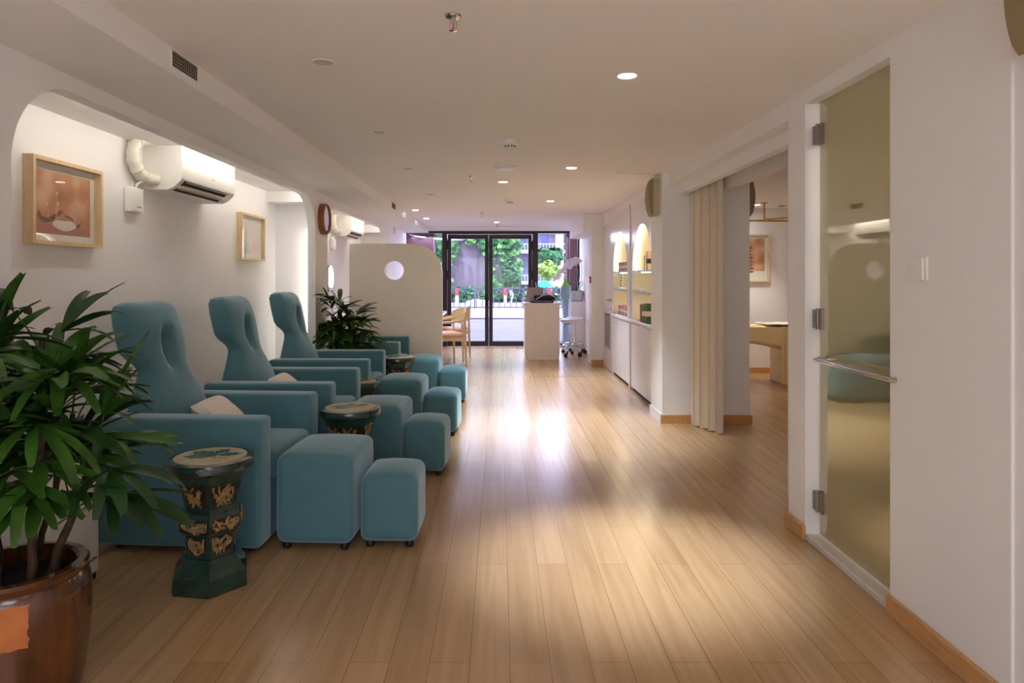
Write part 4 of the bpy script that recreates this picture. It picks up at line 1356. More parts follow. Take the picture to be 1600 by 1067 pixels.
def detector(label, px, py, s=1.0):
    p = at_ceil(px, py)
    t = thing('smoke_detector', label, 'smoke detector', p, 0, 'ceiling smoke detectors')
    bm = bmesh.new(); lathe(bm, [(0.05 * s, -0.036), (0.056 * s, -0.03), (0.06 * s, 0)], seg=32); obj('housing', bm, WHITEP, t)
    bm = bmesh.new(); lathe(bm, [(0.034 * s, -0.05), (0.036 * s, -0.0365)], seg=32); obj('sensor_body', bm, WHITEP, t)
    bm = bmesh.new()
    for k in range(10):
        a = k * PI / 5
        box(bm, 0.0355 * s, 0.0375 * s, -0.006, 0.006, -0.048, -0.04, 0, Matrix.Rotation(a, 4, 'Z'))
    obj('sensor_slots', bm, BLACK, t)
    bm = bmesh.new(); lathe(bm, [(0.02 * s, -0.06), (0.036 * s, -0.0505)], seg=32); obj('cap', bm, WHITEP, t)
detector('round smoke detector nearest the camera', 797, 219)
detector('round smoke detector farther down the ceiling', 797, 311)
p = at_ceil(791, 260)
bm = bmesh.new(); lathe(bm, [(0.04, -0.03), (0.08, -0.026), (0.092, -0.014), (0.092, 0.0)], (0, 0, 0), 40)
o = obj('ceiling_disc', bm, WHITEP); o.location = p; tag(o, 'flat white disc on the ceiling between the two smoke detectors', 'access point')
# ceiling access line
a_, b_ = at_ceil(962, 271), at_ceil(1018, 271)
struct('trim_8', B(a_[0], b_[0], a_[1], a_[1] + 0.01, H - 0.002, H), GREYPOT, label='thin seam in the ceiling before the column')
# soffit vents
def vent(label, y0, y1, z0, z1):
    t = thing('air_vent', label, 'air vent', (-1.31, (y0 + y1) / 2, z0), 0, 'grilles in the soffit face')
    L = (y1 - y0) / 2; hh = z1 - z0
    obj('frame', (lambda b: ([box(b, 0, 0.004, -L, L, 0, 0.008), box(b, 0, 0.004, -L, L, hh - 0.006, hh), box(b, 0, 0.004, -L, -L + 0.01, 0.008, hh - 0.006), box(b, 0, 0.004, L - 0.01, L, 0.008, hh - 0.006)], b)[1])(bmesh.new()), WALL, t)
    obj('backing', B(0, 0.001, -L + 0.01, L - 0.01, 0.008, hh - 0.006), mat('vent_dark', rgb(70, 56, 44), 0.8), t)
    bm = bmesh.new()
    n = max(4, int((2 * L) / 0.022))
    for i in range(n): box(bm, 0.001, 0.003, -L + 0.01 + i * (2 * L - 0.02) / n, -L + 0.013 + i * (2 * L - 0.02) / n, 0.008, hh - 0.006)
    for i in range(4): box(bm, 0.001, 0.003, -L + 0.01, L - 0.01, 0.02 + i * (hh - 0.018) / 4, 0.0225 + i * (hh - 0.018) / 4)
    obj('grille', bm, mat('vent_grid', rgb(150, 138, 124), 0.6), t)
vent('square mesh air vent in the soffit near the camera', 1.31 * 1067 / 514, 1.31 * 1067 / 471, 2.135, 2.212)
vent('small mesh air vent at the far end of the soffit', 8.3, 8.62, 2.13, 2.212)
# access panel scribed line around near vent is part of paint; small cone fixture and camera at far left
bm = bmesh.new(); lathe(bm, [(0.02, -0.10), (0.05, 0.0)], (x_at(617, 11.2), 11.2, 2.11), 24)
tag(obj('cone_fixture', bm, WHITEP), 'small white cone fixture under the soffit beyond the screen', 'light')
t = thing('security_camera', 'small security camera beside the left entrance panel', 'camera', (x_at(628, 12.3), 12.3, 2.05))
bm = bmesh.new(); lathe(bm, [(0.028, -0.09), (0.032, 0.03)], (0, 0, 0), 20, axis='y'); obj('body', bm, WHITEP, t)
bm = bmesh.new(); lathe(bm, [(0.022, -0.094), (0.022, -0.091)], (0, 0, 0), 20, axis='y'); obj('lens', bm, BLACK, t)
bm = bmesh.new(); tube(bm, [(0, 0, 0.02), (0, 0, 0.06)], 0.01); obj('bracket', bm, WHITEP, t)

# ================================================================ GLASS DOOR (right)
gd = thing('door_2', 'frosted olive glass door in the right wall', None, (1.565, 3.33, 0), kind='structure')
obj('glass_leaf', B(0, 0.01, -0.85, 0, 0.045, 2.148), FILM, gd)
for i, zz in enumerate((1.945, 1.045, 0.155)):
    bm = bmesh.new(); box(bm, -0.014, 0.024, -0.045, 0.0, zz, zz + 0.095); box(bm, -0.02, 0.03, 0.001, 0.036, zz + 0.003, zz + 0.092); 
    hg = obj('hinge', bm, STEEL, gd)
    bm = bmesh.new(); lathe(bm, [(0.009, -0.002), (0.009, 0.099)], (-0.012, 0.0, zz), 12); obj('hinge_pin', bm, STEEL, hg)
bm = bmesh.new()
tube(bm, [(0.0, -0.07, 0.905), (-0.045, -0.07, 0.905), (-0.065, -0.09, 0.905), (-0.065, -0.72, 0.905), (-0.045, -0.74, 0.905), (0.0, -0.74, 0.905)], 0.011, 12)
obj('pull_bar', bm, CHROME, gd)
for yy in (-0.07, -0.74):
    bm = bmesh.new(); lathe(bm, [(0.018, -0.006), (0.018, -0.0005)], (0, yy, 0.905), 20, axis='x'); obj('bar_mount', bm, CHROME, gd)
bm = bmesh.new(); lathe(bm, [(0.01, -0.03), (0.018, -0.026), (0.018, -0.016), (0.008, -0.01), (0.014, -0.0005)], (0, -0.692, 1.19), 20, axis='x')
obj('knob', bm, CHROME, gd)
struct('trim_9', RB(XR + 0.002, XR + 0.16, 2.637, 3.369, 0, 0.03, 0.003, 1), mat('white_sill', rgb(216, 208, 200), 0.5), label='white threshold under the frosted glass door')
# light switch
t = thing('light_switch', 'white square rocker switch on the near right wall', 'light switch', (XR, 2.447, 1.327))
obj('back_plate', RB(-0.009, 0, -0.047, 0.04, -0.043, 0.043, 0.003, 2), WHITEP, t)
obj('rocker', RB(-0.017, -0.0092, -0.036, 0.036, -0.04, 0.04, 0.003, 2), WHITEP, t)

# ================================================================ SPEAKERS
def speaker(label, loc, rz):
    t = thing('wall_speaker', label, 'speaker', loc, rz, 'beige wall speakers')
    # local -x points away from the wall
    bm = bmesh.new()
    pr = [(0.0, 0.02), (0.0, 0.33), (-0.035, 0.345), (-0.06, 0.34), (-0.06, 0.008), (-0.035, 0.0)]
    slab(bm, pr, [], lambda u, v, d: (u, d, v), -0.075, 0.075)
    obj('cabinet', bm, SPEAKC, t)
    bm = bmesh.new()
    out = [(-0.0605, 0.004), (-0.0605, 0.344)] + [(-0.0605 - 0.042 * math.sin(PI * i / 12) ** 0.6 * (0.6 + 0.4), 0.344 - 0.34 * i / 12) for i in range(1, 12)]
    slab(bm, out, [], lambda u, v, d: (u, d, v), -0.082, 0.082)
    obj('grille', bm, SPEAKD, t)
    bm = bmesh.new(); tube(bm, [(-0.005, 0.03, 0.34), (-0.01, 0.03, 0.37), (0.0, 0.03, 0.385)], 0.004); obj('cable', bm, WHITEP, t)
    return t
sp = speaker('beige wall speaker on the aisle side of the column', (1.443, 6.2, z_at(339, 6.2)), 0)
dup(sp, loc=(2.221, 6.27, z_at(338, 6.2)), rz=PI, label='beige wall speaker on the treatment room side of the column')
dup(sp, loc=(XR + 0.009, 1.835, z_at(92, 1.93)), rz=0, label='beige wall speaker cut off by the upper right corner')

# ================================================================ CURTAINS
def curtain(name, label, p0, p1, z0, z1, folds, amp, m=LINEN, hem=0.0):
    bm = bmesh.new()
    n = folds * 12
    P0, P1 = Vector(p0), Vector(p1)
    d = (P1 - P0); nrm = Vector((-d.y, d.x, 0)).normalized()
    rows = []
    rnd = random.Random(3)
    ph = [rnd.uniform(0.6, 1.3) for _ in range(folds + 2)]
    for r in range(9):
        f = r / 8
        z = z1 + (z0 - z1) * f
        row = []
        for i in range(n + 1):
            u = i / n
            a = amp * ph[int(u * folds)] * (0.8 + 0.35 * f)
            row.append(P0 + d * (u + 0.055 / folds * 2 * math.sin(u * folds * 4 * PI)) + nrm * a * math.sin(u * folds * 2 * PI) + Vector((0, 0, z)))
        rows.append(row)
    th = 0.004
    A = [[bm.verts.new(p) for p in r] for r in rows]
    Bv = [[bm.verts.new(p + nrm * th) for p in r] for r in rows]
    for a, b in zip(A, A[1:]):
        for i in range(n): bm.faces.new((a[i], a[i + 1], b[i + 1], b[i]))
    for a, b in zip(Bv, Bv[1:]):
        for i in range(n): bm.faces.new((a[i], b[i], b[i + 1], a[i + 1]))
    for i in range(n):
        bm.faces.new((A[-1][i], A[-1][i + 1], Bv[-1][i + 1], Bv[-1][i]))
    for r in range(8):
        bm.faces.new((A[r][0], A[r + 1][0], Bv[r + 1][0], Bv[r][0])); bm.faces.new((A[r][n], Bv[r][n], Bv[r + 1][n], A[r + 1][n]))
    o = obj(name, bm, m, smooth=1.2)
    tag(o, label, 'curtain')
    return o
curtain('curtain', 'beige linen curtain gathered beside the column', (1.68, 5.97, 0), (1.835, 5.60, 0), 0.015, 2.15, 4, 0.05)
curtain('curtain', 'beige curtain edge showing behind the post of the glass door', (1.70, 4.02, 0), (1.74, 3.64, 0), 0.02, 2.15, 4, 0.03)
bm = B(1.74, 1.77, 3.62, 6.04, 2.16, 2.19)
tag(obj('curtain_track', bm, WHITEP), 'white curtain track hidden in the ceiling pocket', 'curtain track')

# ================================================================ TREATMENT ROOM
bed = thing('massage_bed', 'massage bed under a cream sheet in the treatment room', 'massage bed', (3.75, 8.35, 0))
bm = B(-0.85, 0.85, -0.33, 0.33, 0.56, 0.70); bevel(bm, 0.05, 4)
obj('mattress', bm, SHEET, bed)
obj('pedestal', RB(-0.33, 0.33, -0.28, 0.28, 0.0, 0.559, 0.01, 2), mat('cream_lacquer', rgb(226, 208, 178), 0.4), bed)
# sheet draping with a sagging hem
bm = bmesh.new()
n = 30
for side in (-1,):
    rows = []
    for r in range(8):
        f = r / 7
        row = []
        for i in range(n + 1):
            u = i / n
            x = -0.88 + 1.76 * u
            hem = 0.47 + 0.05 * math.cos(u * 9) 
            if f < 0.4: y = -0.345 + 0.34 * (1 - f / 0.4); z = 0.712
            else:
                y = -0.352 - 0.008 * math.sin(u * 40) * (f - 0.4); z = 0.712 - (0.712 - hem) * (f - 0.4) / 0.6
            row.append(bm.verts.new((x, y, z)))
        rows.append(row)
    for a, b in zip(rows, rows[1:]):
        for i in range(n): bm.faces.new((a[i], a[i + 1], b[i + 1], b[i]))
so = obj('sheet', bm, SHEET, bed, smooth=1.2)
md = so.modifiers.new('t', 'SOLIDIFY'); md.thickness = 0.004
bm = bmesh.new()
rows = []
rnd = random.Random(8)
for i in range(9):
    row = []
    for j in range(9):
        x = -0.28 + 0.56 * i / 8; y = -0.20 + 0.4 * j / 8
        row.append(bm.verts.new((x, y, 0.012 + 0.018 * abs(math.sin(i * 0.9 + j * 0.5)) * (0.3 + rnd.random() * .4))))
    rows.append(row)
for a, b in zip(rows, rows[1:]):
    for i in range(8): bm.faces.new((a[i], b[i], b[i + 1], a[i + 1]))
o = obj('folded_towel', bm, TOWEL, smooth=1.2); o.location = (3.42, 8.2, 0.715); md = o.modifiers.new('t', 'SOLIDIFY'); md.thickness = 0.008; md.offset = 1
tag(o, 'crumpled white towel lying on the massage bed', 'towel')
curtain('hanging_sheet', 'cream cloth hanging at the near edge of the massage bed', (3.28, 7.92, 0), (3.44, 7.72, 0), 0.05, 0.72, 3, 0.02, SHEET)
rl2 = thing('curtain_rail', 'bent brass curtain rail hung from the treatment room ceiling', 'curtain rail', (3.3, 8.5, 0))
bm = bmesh.new()
zr = z_at(345, 8.5)
tube(bm, [(-1.0, 0, zr), (1.3, 0, zr)], 0.011, 8)
tube(bm, [(-1.05, 0.0, zr), (-0.25, 0.0, zr), (0.0, -0.25, zr), (0.5, -1.2, zr), (0.75, -1.5, zr), (1.3, -1.5, zr)], 0.011, 8)
obj('rail', bm, BRASS, rl2)
bm = bmesh.new(); tube(bm, [(0, 0, zr), (0, 0, H)], 0.011, 8); lathe(bm, [(0.04, H - 0.008), (0.04, H)], (0, 0, 0), 20)
obj('hanger', bm, BRASS, rl2)
t = thing('smoke_detector', 'smoke detector on the treatment room ceiling', 'smoke detector', (3.6, 8.7, H), 0, 'ceiling smoke detectors')
bm = bmesh.new(); lathe(bm, [(0.03, -0.05), (0.045, -0.03), (0.055, 0)], seg=24); obj('housing', bm, WHITEP, t)
bm = bmesh.new(); lathe(bm, [(0.046, -0.029), (0.049, -0.022)], seg=24); obj('sensor_slots', bm, BLACK, t)

# ================================================================ DISPLAY CABINETS
CX = 1.51
def cabinet(label, y0, y1, ya, yb, doors):
    t = thing('display_cabinet', label, 'cabinet', (CX, (y0 + y1) / 2, 0), 0, 'white arched display cabinets on the right wall')
    c = (y0 + y1) / 2
    Y = lambda y: y - c
    zc, r = 1.36, (yb - ya) / 2
    m = (ya + yb) / 2
    hole = [(ya, 0.81), (yb, 0.81)] + arc(m, zc, r, 0, PI, 20)
    bm = bmesh.new()
    slab(bm, [(y0, 0.78), (y1, 0.78), (y1, H - 0.09), (y0, H - 0.09)], [hole], lambda u, v, d: (d, Y(u), v), 0.0, 0.02)
    obj('front_panel', bm, WHITEG, t)
    # alcove lining following the arch
    bm = bmesh.new()
    D = 0.30
    ringp = [(ya, 0.811)] + [(ya, zc)] + arc(m, zc, r, PI, 0, 20)[1:] + [(yb, 0.811)]
    A = [bm.verts.new((0.02, Y(u), v)) for u, v in ringp]; Bv = [bm.verts.new((D, Y(u), v)) for u, v in ringp]
    for i in range(len(ringp) - 1): bm.faces.new((A[i], A[i + 1], Bv[i + 1], Bv[i]))
    bm.faces.new(Bv)
    obj('alcove_lining', bm, mat('alcove_cream', rgb(240, 226, 202), 0.6), t)
    obj('counter', RB(-0.012, D, Y(y0), Y(y1), 0.775, 0.811, 0.003, 1), WHITEG, t)
    for zz in (1.15, 1.365):
        sh = obj('shelf', B(0.004, D - 0.005, Y(ya) + 0.002, Y(yb) - 0.002, zz - 0.016, zz), mat('shelf_glass', rgb(214, 226, 230), 0.1, trans=0.6), t)
        obj('metal_edge', B(0.0, 0.004, Y(ya) + 0.002, Y(yb) - 0.002, zz - 0.018, zz + 0.001), SILVER, sh)
    obj('carcass', B(0.03, 0.37, Y(y0), Y(y1), 0.03, 0.774), WHITEG, t)
    for a, b in zip(doors, doors[1:]):
        obj('door', RB(0.004, 0.028, Y(a) + 0.003, Y(b) - 0.003, 0.04, 0.765, 0.002, 1), mat('cabinet_door_white', rgb(224, 218, 216), 0.28, noise=0.03, nscale=14, stretch=(1, 6, 0.4)), t)
    obj('plinth', B(0.03, 0.06, Y(y0), Y(y1), 0, 0.03), BLACK, t)
    # warm light tube following the arch on its near side
    bm = bmesh.new()
    pts = [(0.045, Y(m + (r - 0.02) * math.cos(a)), zc + (r - 0.02) * math.sin(a)) for a in [PI + (0 - PI) * i / 24 for i in range(25)]]
    tube(bm, pts, 0.006, 8)
    obj('light_tube', bm, LEDW, t)
    for zz in (1.13, 1.345):
        obj('shelf_light', B(0.05, 0.09, Y(m) - 0.25, Y(m) + 0.25, zz - 0.002, zz + 0.003), LEDW, t)
    return t
cabinet('arched white display cabinet next to the column', 6.55, 7.84, 6.74, 7.74, [6.55, 7.03, 7.84])
cabinet('arched white display cabinet next to the white service door', 7.90, 9.18, 8.05, 9.05, [7.90, 8.43, 9.18])
struct('trim_10', B(CX - 0.012, CX + 0.36, 7.842, 7.898, 0, H - 0.09), WHITEG, label='white upright between the display cabinets')
struct('trim_11', B(CX, CX + 0.39, 6.5, 9.199, H - 0.088, H - 0.001), WALL, label='bulkhead above the display cabinets')
# goods
def goods_box(label, x, y, z, sx, sy, sz, m, band=None, rz=0, group=None, name='product_box', cat='box'):
    t = thing(name, label, cat, (x, y, z), rz, group)
    obj('carton', RB(-sx / 2, sx / 2, -sy / 2, sy / 2, 0, sz, 0.002, 1), m, t)
    if band: obj('label_band', B(-sx / 2 - 0.0008, sx / 2 + 0.0008, -sy / 2 - 0.0008, sy / 2 + 0.0008, sz * 0.35, sz * 0.6), band, t)
MROSE = mat('rose_carton', rgb(190, 150, 136), 0.6, noise=0.15, nscale=40); MLIL = mat('lilac_carton', rgb(150, 120, 126), 0.6); MBAND = mat('cream_band', rgb(222, 206, 190), 0.6)
for i in range(5):
    goods_box('small rose-brown box in the row on the upper shelf of the farther cabinet', CX + 0.07, 8.30 + i * 0.13, 1.366, 0.06, 0.085, 0.115, MROSE if i % 2 else MLIL, MBAND, group='rose-brown boxes on the upper shelf')
for i in range(6):
    goods_box('small brown-and-cream jar box in the row at the bottom of the farther alcove', CX + 0.08, 8.24 + i * 0.125, 0.812, 0.07, 0.09, 0.12 + 0.012 * (i % 3 == 0), MLIL if i % 2 else MROSE, MBAND, group='boxes at the bottom of the farther alcove')
goods_box('taller cream box on the upper shelf of the nearer cabinet, farther one', CX + 0.09, 7.36, 1.366, 0.07, 0.07, 0.16, mat('cream_carton', rgb(214, 194, 164), 0.6))
goods_box('taller beige box on the upper shelf of the nearer cabinet, beside the column', CX + 0.07, 7.14, 1.366, 0.07, 0.06, 0.2, mat('beige_carton', rgb(196, 178, 150), 0.6), RUB)
for i, (c, h, lab) in enumerate(((rgb(120, 78, 48), 0.19, 'brown standing box at the bottom of the nearer alcove'), (rgb(84, 96, 44), 0.2, 'olive green box at the bottom of the nearer alcove, middle one'), (rgb(60, 92, 44), 0.21, 'dark green box at the bottom of the nearer alcove, nearest the column'))):
    goods_box(lab, CX + 0.08, 7.36 - i * 0.12, 0.812, 0.13, 0.09, h, mat('goods_%d' % i, c, 0.6, noise=0.3, nscale=30), MBAND if i else None, group='boxes at the bottom of the nearer alcove')
# leaning display strips on the middle shelf
for (yy, lab) in ((8.80, 'leaning strip of dark vials on the middle shelf, farther one'), (8.15, 'leaning strip of dark vials on the middle shelf, nearer one')):
    t = thing('vial_stand', lab, 'display stand', (CX + 0.07, yy, 1.151))
    bm = bmesh.new(); tube(bm, [(0, 0.03, 0.0), (0, -0.05, 0.185)], 0.006, 8); box(bm, -0.03, 0.03, -0.03, 0.05, 0, 0.006); obj('stand', bm, WHITEP, t)
    for k in range(5):
        bm = bmesh.new(); lathe(bm, [(0.009, 0), (0.009, 0.018)], (-0.006, 0.022 - k * 0.017, 0.018 + k * 0.036), 10); obj('vial', bm, BROWNG, t)
# service door
d3 = thing('door_3', 'white service door with a louvered grille and lever handle', None, (1.52, 9.57, 0), kind='structure')
obj('door_panel', RB(0, 0.04, -0.365, 0.375, 0.01, 2.04, 0.003, 1), WHITEG, d3)
bm = bmesh.new(); box(bm, -0.006, 0, -0.25, 0.25, 0.28, 0.30); box(bm, -0.006, 0, -0.25, 0.25, 0.78, 0.80); box(bm, -0.006, 0, -0.25, -0.235, 0.3, 0.78); box(bm, -0.006, 0, 0.235, 0.25, 0.3, 0.78)
for i in range(16): box(bm, -0.008, 0, -0.235, 0.235, 0.31 + i * 0.029, 0.322 + i * 0.029)
gr = obj('grille', bm, GREYPOT, d3)
obj('grille_backing', B(-0.0015, -0.0005, -0.235, 0.235, 0.3, 0.78), BLACK, gr)
bm = bmesh.new(); tube(bm, [(0, -0.30, 0.98), (-0.05, -0.30, 0.98), (-0.05, -0.18, 0.98)], 0.009); lathe(bm, [(0.025, -0.008), (0.025, 0)], (0, -0.30, 0.98), 20, axis='x'); lathe(bm, [(0.012, -0.01), (0.012, 0)], (0, -0.30, 0.86), 20, axis='x')
obj('door_handle', bm, STEEL, d3)
t = thing('call_point', 'small red alarm button on the side of the far pilaster', 'alarm button', (1.366, 10.2, z_at(437, 10.2)))
obj('button_box', RB(-0.02, 0, -0.045, 0.045, -0.05, 0.05, 0.004, 2), RED, t); obj('center', B(-0.0215, -0.0201, -0.02, 0.02, -0.02, 0.02), WPOST, t)

# ================================================================ RECEPTION
rd = thing('reception_desk', 'whitewashed wooden reception desk before the entrance', 'reception desk', (x_at(847, 10.75), 10.95, 0))
def rr_rect(hx, hy, r, n=6):
    p = []
    for cx, cy, a in ((hx - r, hy - r, 0), (-hx + r, hy - r, PI / 2), (-hx + r, -hy + r, PI), (hx - r, -hy + r, 1.5 * PI)):
        p += arc(cx, cy, r, a, a + PI / 2, n)
    return p
bm = bmesh.new(); slab(bm, rr_rect(0.275, 0.28, 0.05), [], lambda u, v, d: (u, v, d), 0.085, 0.85); obj('body', bm, DESKW, rd)
bm = bmesh.new(); slab(bm, rr_rect(0.265, 0.27, 0.045), [], lambda u, v, d: (u, v, d), 0.0, 0.084); obj('plinth', bm, DESKW, rd)
bm = bmesh.new(); slab(bm, rr_rect(0.295, 0.3, 0.04), [], lambda u, v, d: (u, v, d), 0.851, 0.885); obj('desktop', bm, DESKW, rd)
# bag on the desk
bx = x_at(849, 10.8)
t = thing('shoulder_bag', 'dark purple folded bag lying on the reception desk', 'bag', (bx, 10.85, 0.886))
bm = RB(-0.21, 0.16, -0.13, 0.1, 0, 0.045, 0.018, 3); obj('body', bm, PURPLE, t)
bm = RB(-0.15, 0.22, -0.05, 0.16, 0.046, 0.12, 0.02, 3); obj('flap', bm, PURPLE, t)
bm = bmesh.new(); tube(bm, [(-0.12, -0.1, 0.05), (-0.02, -0.11, 0.115), (0.08, -0.1, 0.13), (0.18, -0.09, 0.09), (0.23, -0.08, 0.02)], 0.009, 8); tube(bm, [(-0.2, -0.135, 0.03), (0.12, -0.136, 0.022)], 0.005, 6)
obj('strap', bm, SILVER, t)
# chair back / monitor behind the desk
t = thing('desk_monitor', 'beige flat monitor standing at the rear of the reception desk', 'monitor', (x_at(835, 11.1), 11.12, 0.886))
bm = bmesh.new(); slab(bm, [(-0.15, 0.0), (0.14, 0.0), (0.14, 0.235), (-0.11, 0.235)], [], lambda u, v, d: (u, d, v), -0.012, 0.012); obj('back_shell', bm, mat('taupe_shell', rgb(170, 150, 146), 0.5), t)
obj('stand', B(-0.06, 0.06, -0.04, 0.04, -0.0005, 0.006), STEEL, t)
t = thing('pen', 'white pen sticking up behind the monitor on the reception desk', 'pen', (x_at(838, 11.15) + 0.02, 11.17, 0.886))
bm = bmesh.new(); tube(bm, [(0.02, 0, 0.0), (-0.03, 0, 0.32)], 0.007, 8); obj('barrel', bm, WHITEP, t)
# rolling stools
def rstool(label, loc, rz):
    t = thing('rolling_stool', label, 'stool', loc, rz, 'white rolling stools beside the reception desk')
    bm = bmesh.new(); lathe(bm, [(0.13, 0.545), (0.155, 0.552), (0.16, 0.575), (0.155, 0.60), (0.12, 0.612), (0.01, 0.615)], seg=36); obj('seat', bm, WHITEG, t)
    bm = bmesh.new(); lathe(bm, [(0.022, 0.16), (0.022, 0.36), (0.014, 0.365), (0.014, 0.545)], seg=16); lathe(bm, [(0.05, 0.535), (0.05, 0.545)], seg=20); obj('gas_column', bm, CHROME, t)
    bm = bmesh.new(); tube(bm, [(0, 0, 0.53), (-0.07, -0.02, 0.52), (-0.10, -0.02, 0.47)], 0.006, 6); obj('lever', bm, RUB, t)
    for k in range(5):
        a = k * 2 * PI / 5 + 0.3
        c, s = math.cos(a), math.sin(a)
        bm = bmesh.new(); tube(bm, [(0.02 * c, 0.02 * s, 0.17), (0.15 * c, 0.15 * s, 0.165), (0.19 * c, 0.19 * s, 0.14), (0.20 * c, 0.20 * s, 0.07)], 0.011, 8)
        lg = obj('leg', bm, CHROME, t)
        bm = bmesh.new(); 
        v0 = Vector((0.20 * c, 0.20 * s, 0.03)); tube(bm, [v0 - Vector((-s, c, 0)) * 0.02, v0 + Vector((-s, c, 0)) * 0.02], 0.03, 14)
        obj('caster', bm, RUB, lg)
    return t
r1 = rstool('white rolling stool with chrome base nearest the reception desk', (1.16, 11.2, 0), 0.2)
dup(r1, loc=(1.285, 11.62, 0), rz=0.328, label='white rolling stool farther back against the white plinth')
# plinth with orchid
PY = 12.05
struct('trim_12', B(1.25, 1.489, 11.86, 12.6, 0, z_at(471, 11.9)), WHITEG, label='low white ledge by the right entrance panel')
orc = thing('potted_orchid', 'white orchid arching from a grey pot on the white ledge', 'potted plant', (1.362, 12.0, z_at(471, 11.9) + 0.001))
bm = bmesh.new(); lathe(bm, [(0.09, 0), (0.115, 0.01), (0.125, 0.18), (0.115, 0.18), (0.11, 0.16)], seg=36); obj('pot', bm, GREYPOT, orc)
bm = bmesh.new()
rnd = random.Random(2)
for k in range(8):
    a = k * 0.8 + 0.3
    L = rnd.uniform(0.16, 0.24)
    prev = None
    for s in range(7):
        u = s / 6
        p = Vector((math.cos(a) * L * u, math.sin(a) * L * u * 0.7, 0.17 + 0.26 * u * (0.6 if k % 2 else 1.2) - 0.25 * u * u * (1 if k % 2 else .5)))
        p.x = min(p.x, 0.105)
        sd_ = Vector((-math.sin(a) * 0.4, math.cos(a), 0.2)) * 0.036 * math.sin(PI * min(0.97, u * 0.9 + 0.1))
        row = [bm.verts.new(p - sd_), bm.verts.new(p + Vector((0, 0, -0.006))), bm.verts.new(p + sd_)]
        if prev:
            for q in range(2): bm.faces.new((prev[q], prev[q + 1], row[q + 1], row[q]))
        prev = row
obj('leaves', bm, mat('orchid_leaf', rgb(76, 130, 40), 0.4, noise=0.3, nscale=12), orc, smooth=1.2)
stems = []
for k in range(4):
    bm = bmesh.new()
    x0 = -0.05 + 0.035 * k
    tip = [(-0.30, 0.47), (-0.22, 0.56), (-0.13, 0.58), (-0.33, 0.40)][k]
    pts = [(x0, 0, 0.17), (x0 + 0.03, 0, 0.40), (x0 + 0.04, -0.01, 0.60), (x0 - 0.01, -0.02, 0.70 + 0.02 * k), (x0 - 0.10, -0.03, 0.73), (tip[0] + 0.03, -0.04, tip[1] + 0.08), (tip[0] - 0.03, -0.04, tip[1] - 0.02)]
    sp_ = [Vector(p) for p in pts]
    fine = []
    for a, b in zip(sp_, sp_[1:]):
        for s in range(5): fine.append(a.lerp(b, s / 5))
    for _ in range(5): fine = [fine[0]] + [(fine[i - 1] + fine[i] + fine[i + 1]) / 3 for i in range(1, len(fine) - 1)] + [fine[-1]]
    tube(bm, fine, 0.005, 6)
    obj('stem', bm, mat('orchid_stem', rgb(70, 74, 56), 0.6), orc)
    stems.append(fine)
bm = bmesh.new()
for fine in stems:
    for p in fine[13:]:
        for q in range(2):
            c = p + Vector((rnd.uniform(-.03, .03), rnd.uniform(-.03, .03), rnd.uniform(-.03, .02)))
            nrm = Vector((rnd.uniform(-.5, .5), -1, rnd.uniform(-.4, .4))).normalized()
            u = nrm.cross(Vector((0, 0, 1))).normalized(); v = nrm.cross(u)
            r0 = rnd.uniform(0.026, 0.036)
            for s in range(5):
                a = s * 2 * PI / 5
                e = (u * math.cos(a) + v * math.sin(a))
                f_ = (u * math.cos(a + 1.57) + v * math.sin(a + 1.57))
                bm.faces.new([bm.verts.new(c), bm.verts.new(c + e * r0 * 0.6 + f_ * r0 * 0.4), bm.verts.new(c + e * r0 + nrm * 0.004), bm.verts.new(c + e * r0 * 0.6 - f_ * r0 * 0.4)])
obj('blossoms', bm, mat('orchid_white', rgb(240, 236, 242), 0.5), orc, smooth=None)
# tall blue vase with a leaf
vs_ = thing('floor_vase', 'tall pale blue glass vase with a green leaf beside the desk', 'vase', (x_at(884, 12.4), 12.4, 0))
bm = bmesh.new(); lathe(bm, [(0.06, 0), (0.07, 0.02), (0.06, 0.25), (0.055, 0.6), (0.07, 0.78), (0.105, 0.95), (0.10, 1.08), (0.085, 1.13)], seg=32, caps=False)
obj('glass_body', bm, mat('pale_blue_glass', rgb(170, 196, 220), 0.1, trans=0.5), vs_)
bm = bmesh.new()
prev = None
for s in range(8):
    u = s / 7; w_ = 0.075 * math.sin(PI * (0.15 + 0.83 * u))
    row = [bm.verts.new((-w_, 0.01, 0.86 + 0.42 * u)), bm.verts.new((0, -0.01, 0.86 + 0.42 * u)), bm.verts.new((w_, 0.01, 0.86 + 0.42 * u))]
    if prev:
        for q in range(2): bm.faces.new((prev[q], prev[q + 1], row[q + 1], row[q]))
    prev = row
obj('leaf', bm, mat('bright_leaf', rgb(150, 196, 60), 0.4), vs_, smooth=1.2)

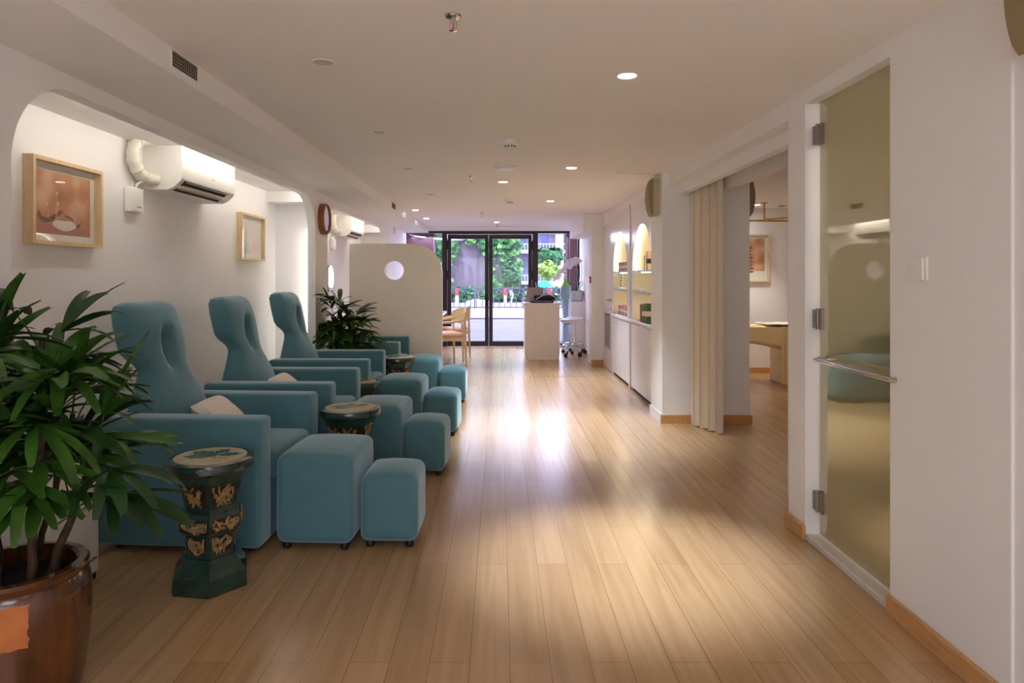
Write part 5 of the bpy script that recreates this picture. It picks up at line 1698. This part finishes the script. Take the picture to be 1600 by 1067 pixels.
# ================================================================ DINING CORNER
def armchair(label, loc, rz):
    """front faces local +x"""
    t = thing('armchair', label, 'chair', loc, rz, 'light wood armchairs with pink seats')
    for (x, y, z1) in ((0.22, -0.24, 0.64), (0.22, 0.24, 0.64), (-0.24, -0.23, 0.74), (-0.24, 0.23, 0.74)):
        bm = bmesh.new(); tube(bm, [(x * 1.06, y * 1.04, 0), (x, y, 0.42), (x * 0.97, y * 1.02, z1)], [0.013, 0.02, 0.016], 10); obj('leg', bm, OAK, t)
    bm = B(-0.22, 0.24, -0.23, 0.23, 0.435, 0.50); bevel(bm, 0.025, 3); obj('seat', bm, PINK, t)
    bm = bmesh.new(); box(bm, -0.22, 0.22, -0.225, 0.225, 0.385, 0.434); obj('seat_frame', bm, OAK, t)
    for s in (-1, 1):
        bm = bmesh.new(); tube(bm, [(0.25, s * 0.245, 0.645), (0.0, s * 0.262, 0.655), (-0.18, s * 0.25, 0.675), (-0.255, s * 0.2, 0.70)], [0.017, 0.021, 0.018, 0.016], 8); obj('armrest', bm, OAK, t)
    bm = bmesh.new()
    n = 14
    A = []
    for i in range(n + 1):
        a = -1.15 + 2.3 * i / n
        x, y = -0.28 + 0.12 * (1 - math.cos(a)), 0.27 * math.sin(a)
        hh = 0.115 * math.cos(a * 0.9)
        A.append([bm.verts.new((x, y, 0.72 - hh)), bm.verts.new((x - 0.018, y, 0.72 - hh)), bm.verts.new((x - 0.03, y, 0.725 + hh)), bm.verts.new((x - 0.008, y, 0.725 + hh))])
    for a, b in zip(A, A[1:]):
        for k in range(4):
            j = (k + 1) % 4
            bm.faces.new((a[k], b[k], b[j], a[j]))
    bm.faces.new(A[0][::-1]); bm.faces.new(A[-1])
    obj('backrest', bm, OAK, t, fix=True)
    return t
a1 = armchair('light wood armchair with pink seat nearest the screen', (-0.80, 9.86, 0), math.radians(205))
dup(a1, loc=(-0.76, 10.75, 0), rz=math.radians(170), label='light wood armchair farther back at the table')
tb = thing('side_table', 'pale round-cornered table behind the cream screen', 'table', (-1.28, 10.75, 0))
bm = bmesh.new(); slab(bm, rr_rect(0.42, 0.55, 0.12), [], lambda u, v, d: (u, v, d), 0.70, 0.735); obj('tabletop', bm, WHITEG, tb)
for x in (-0.34, 0.30):
    for y in (-0.46, 0.46):
        bm = bmesh.new(); tube(bm, [(x, y, 0), (x, y, 0.70)], [0.016, 0.024], 10); obj('leg', bm, OAK, tb)
fv = thing('flower_vase', 'small vase with yellow flowers on the table', 'vase', (-0.95, 10.45, 0.736))
bm = bmesh.new(); lathe(bm, [(0.03, 0), (0.035, 0.03), (0.02, 0.07), (0.024, 0.08)], seg=20); obj('vase_body', bm, WHITEP, fv)
bm = bmesh.new()
rnd = random.Random(6)
for k in range(8):
    e = Vector((rnd.uniform(-.14, .10), rnd.uniform(-.06, .06), rnd.uniform(0.1, 0.2)))
    tube(bm, [(0, 0, 0.05), e * 0.6 + Vector((0, 0, 0.05)), e], 0.0025, 5)
obj('stems', bm, PET, fv)
bm = bmesh.new()
for k in range(16):
    c = Vector((rnd.uniform(-.02, .09), rnd.uniform(-.05, .05), rnd.uniform(0.07, 0.14)))
    lathe(bm, [(0.006, -0.01), (0.022, 0.0), (0.012, 0.014)], tuple(c), 7)
obj('blossoms', bm, mat('yellow_petal', rgb(232, 210, 60), 0.6), fv)
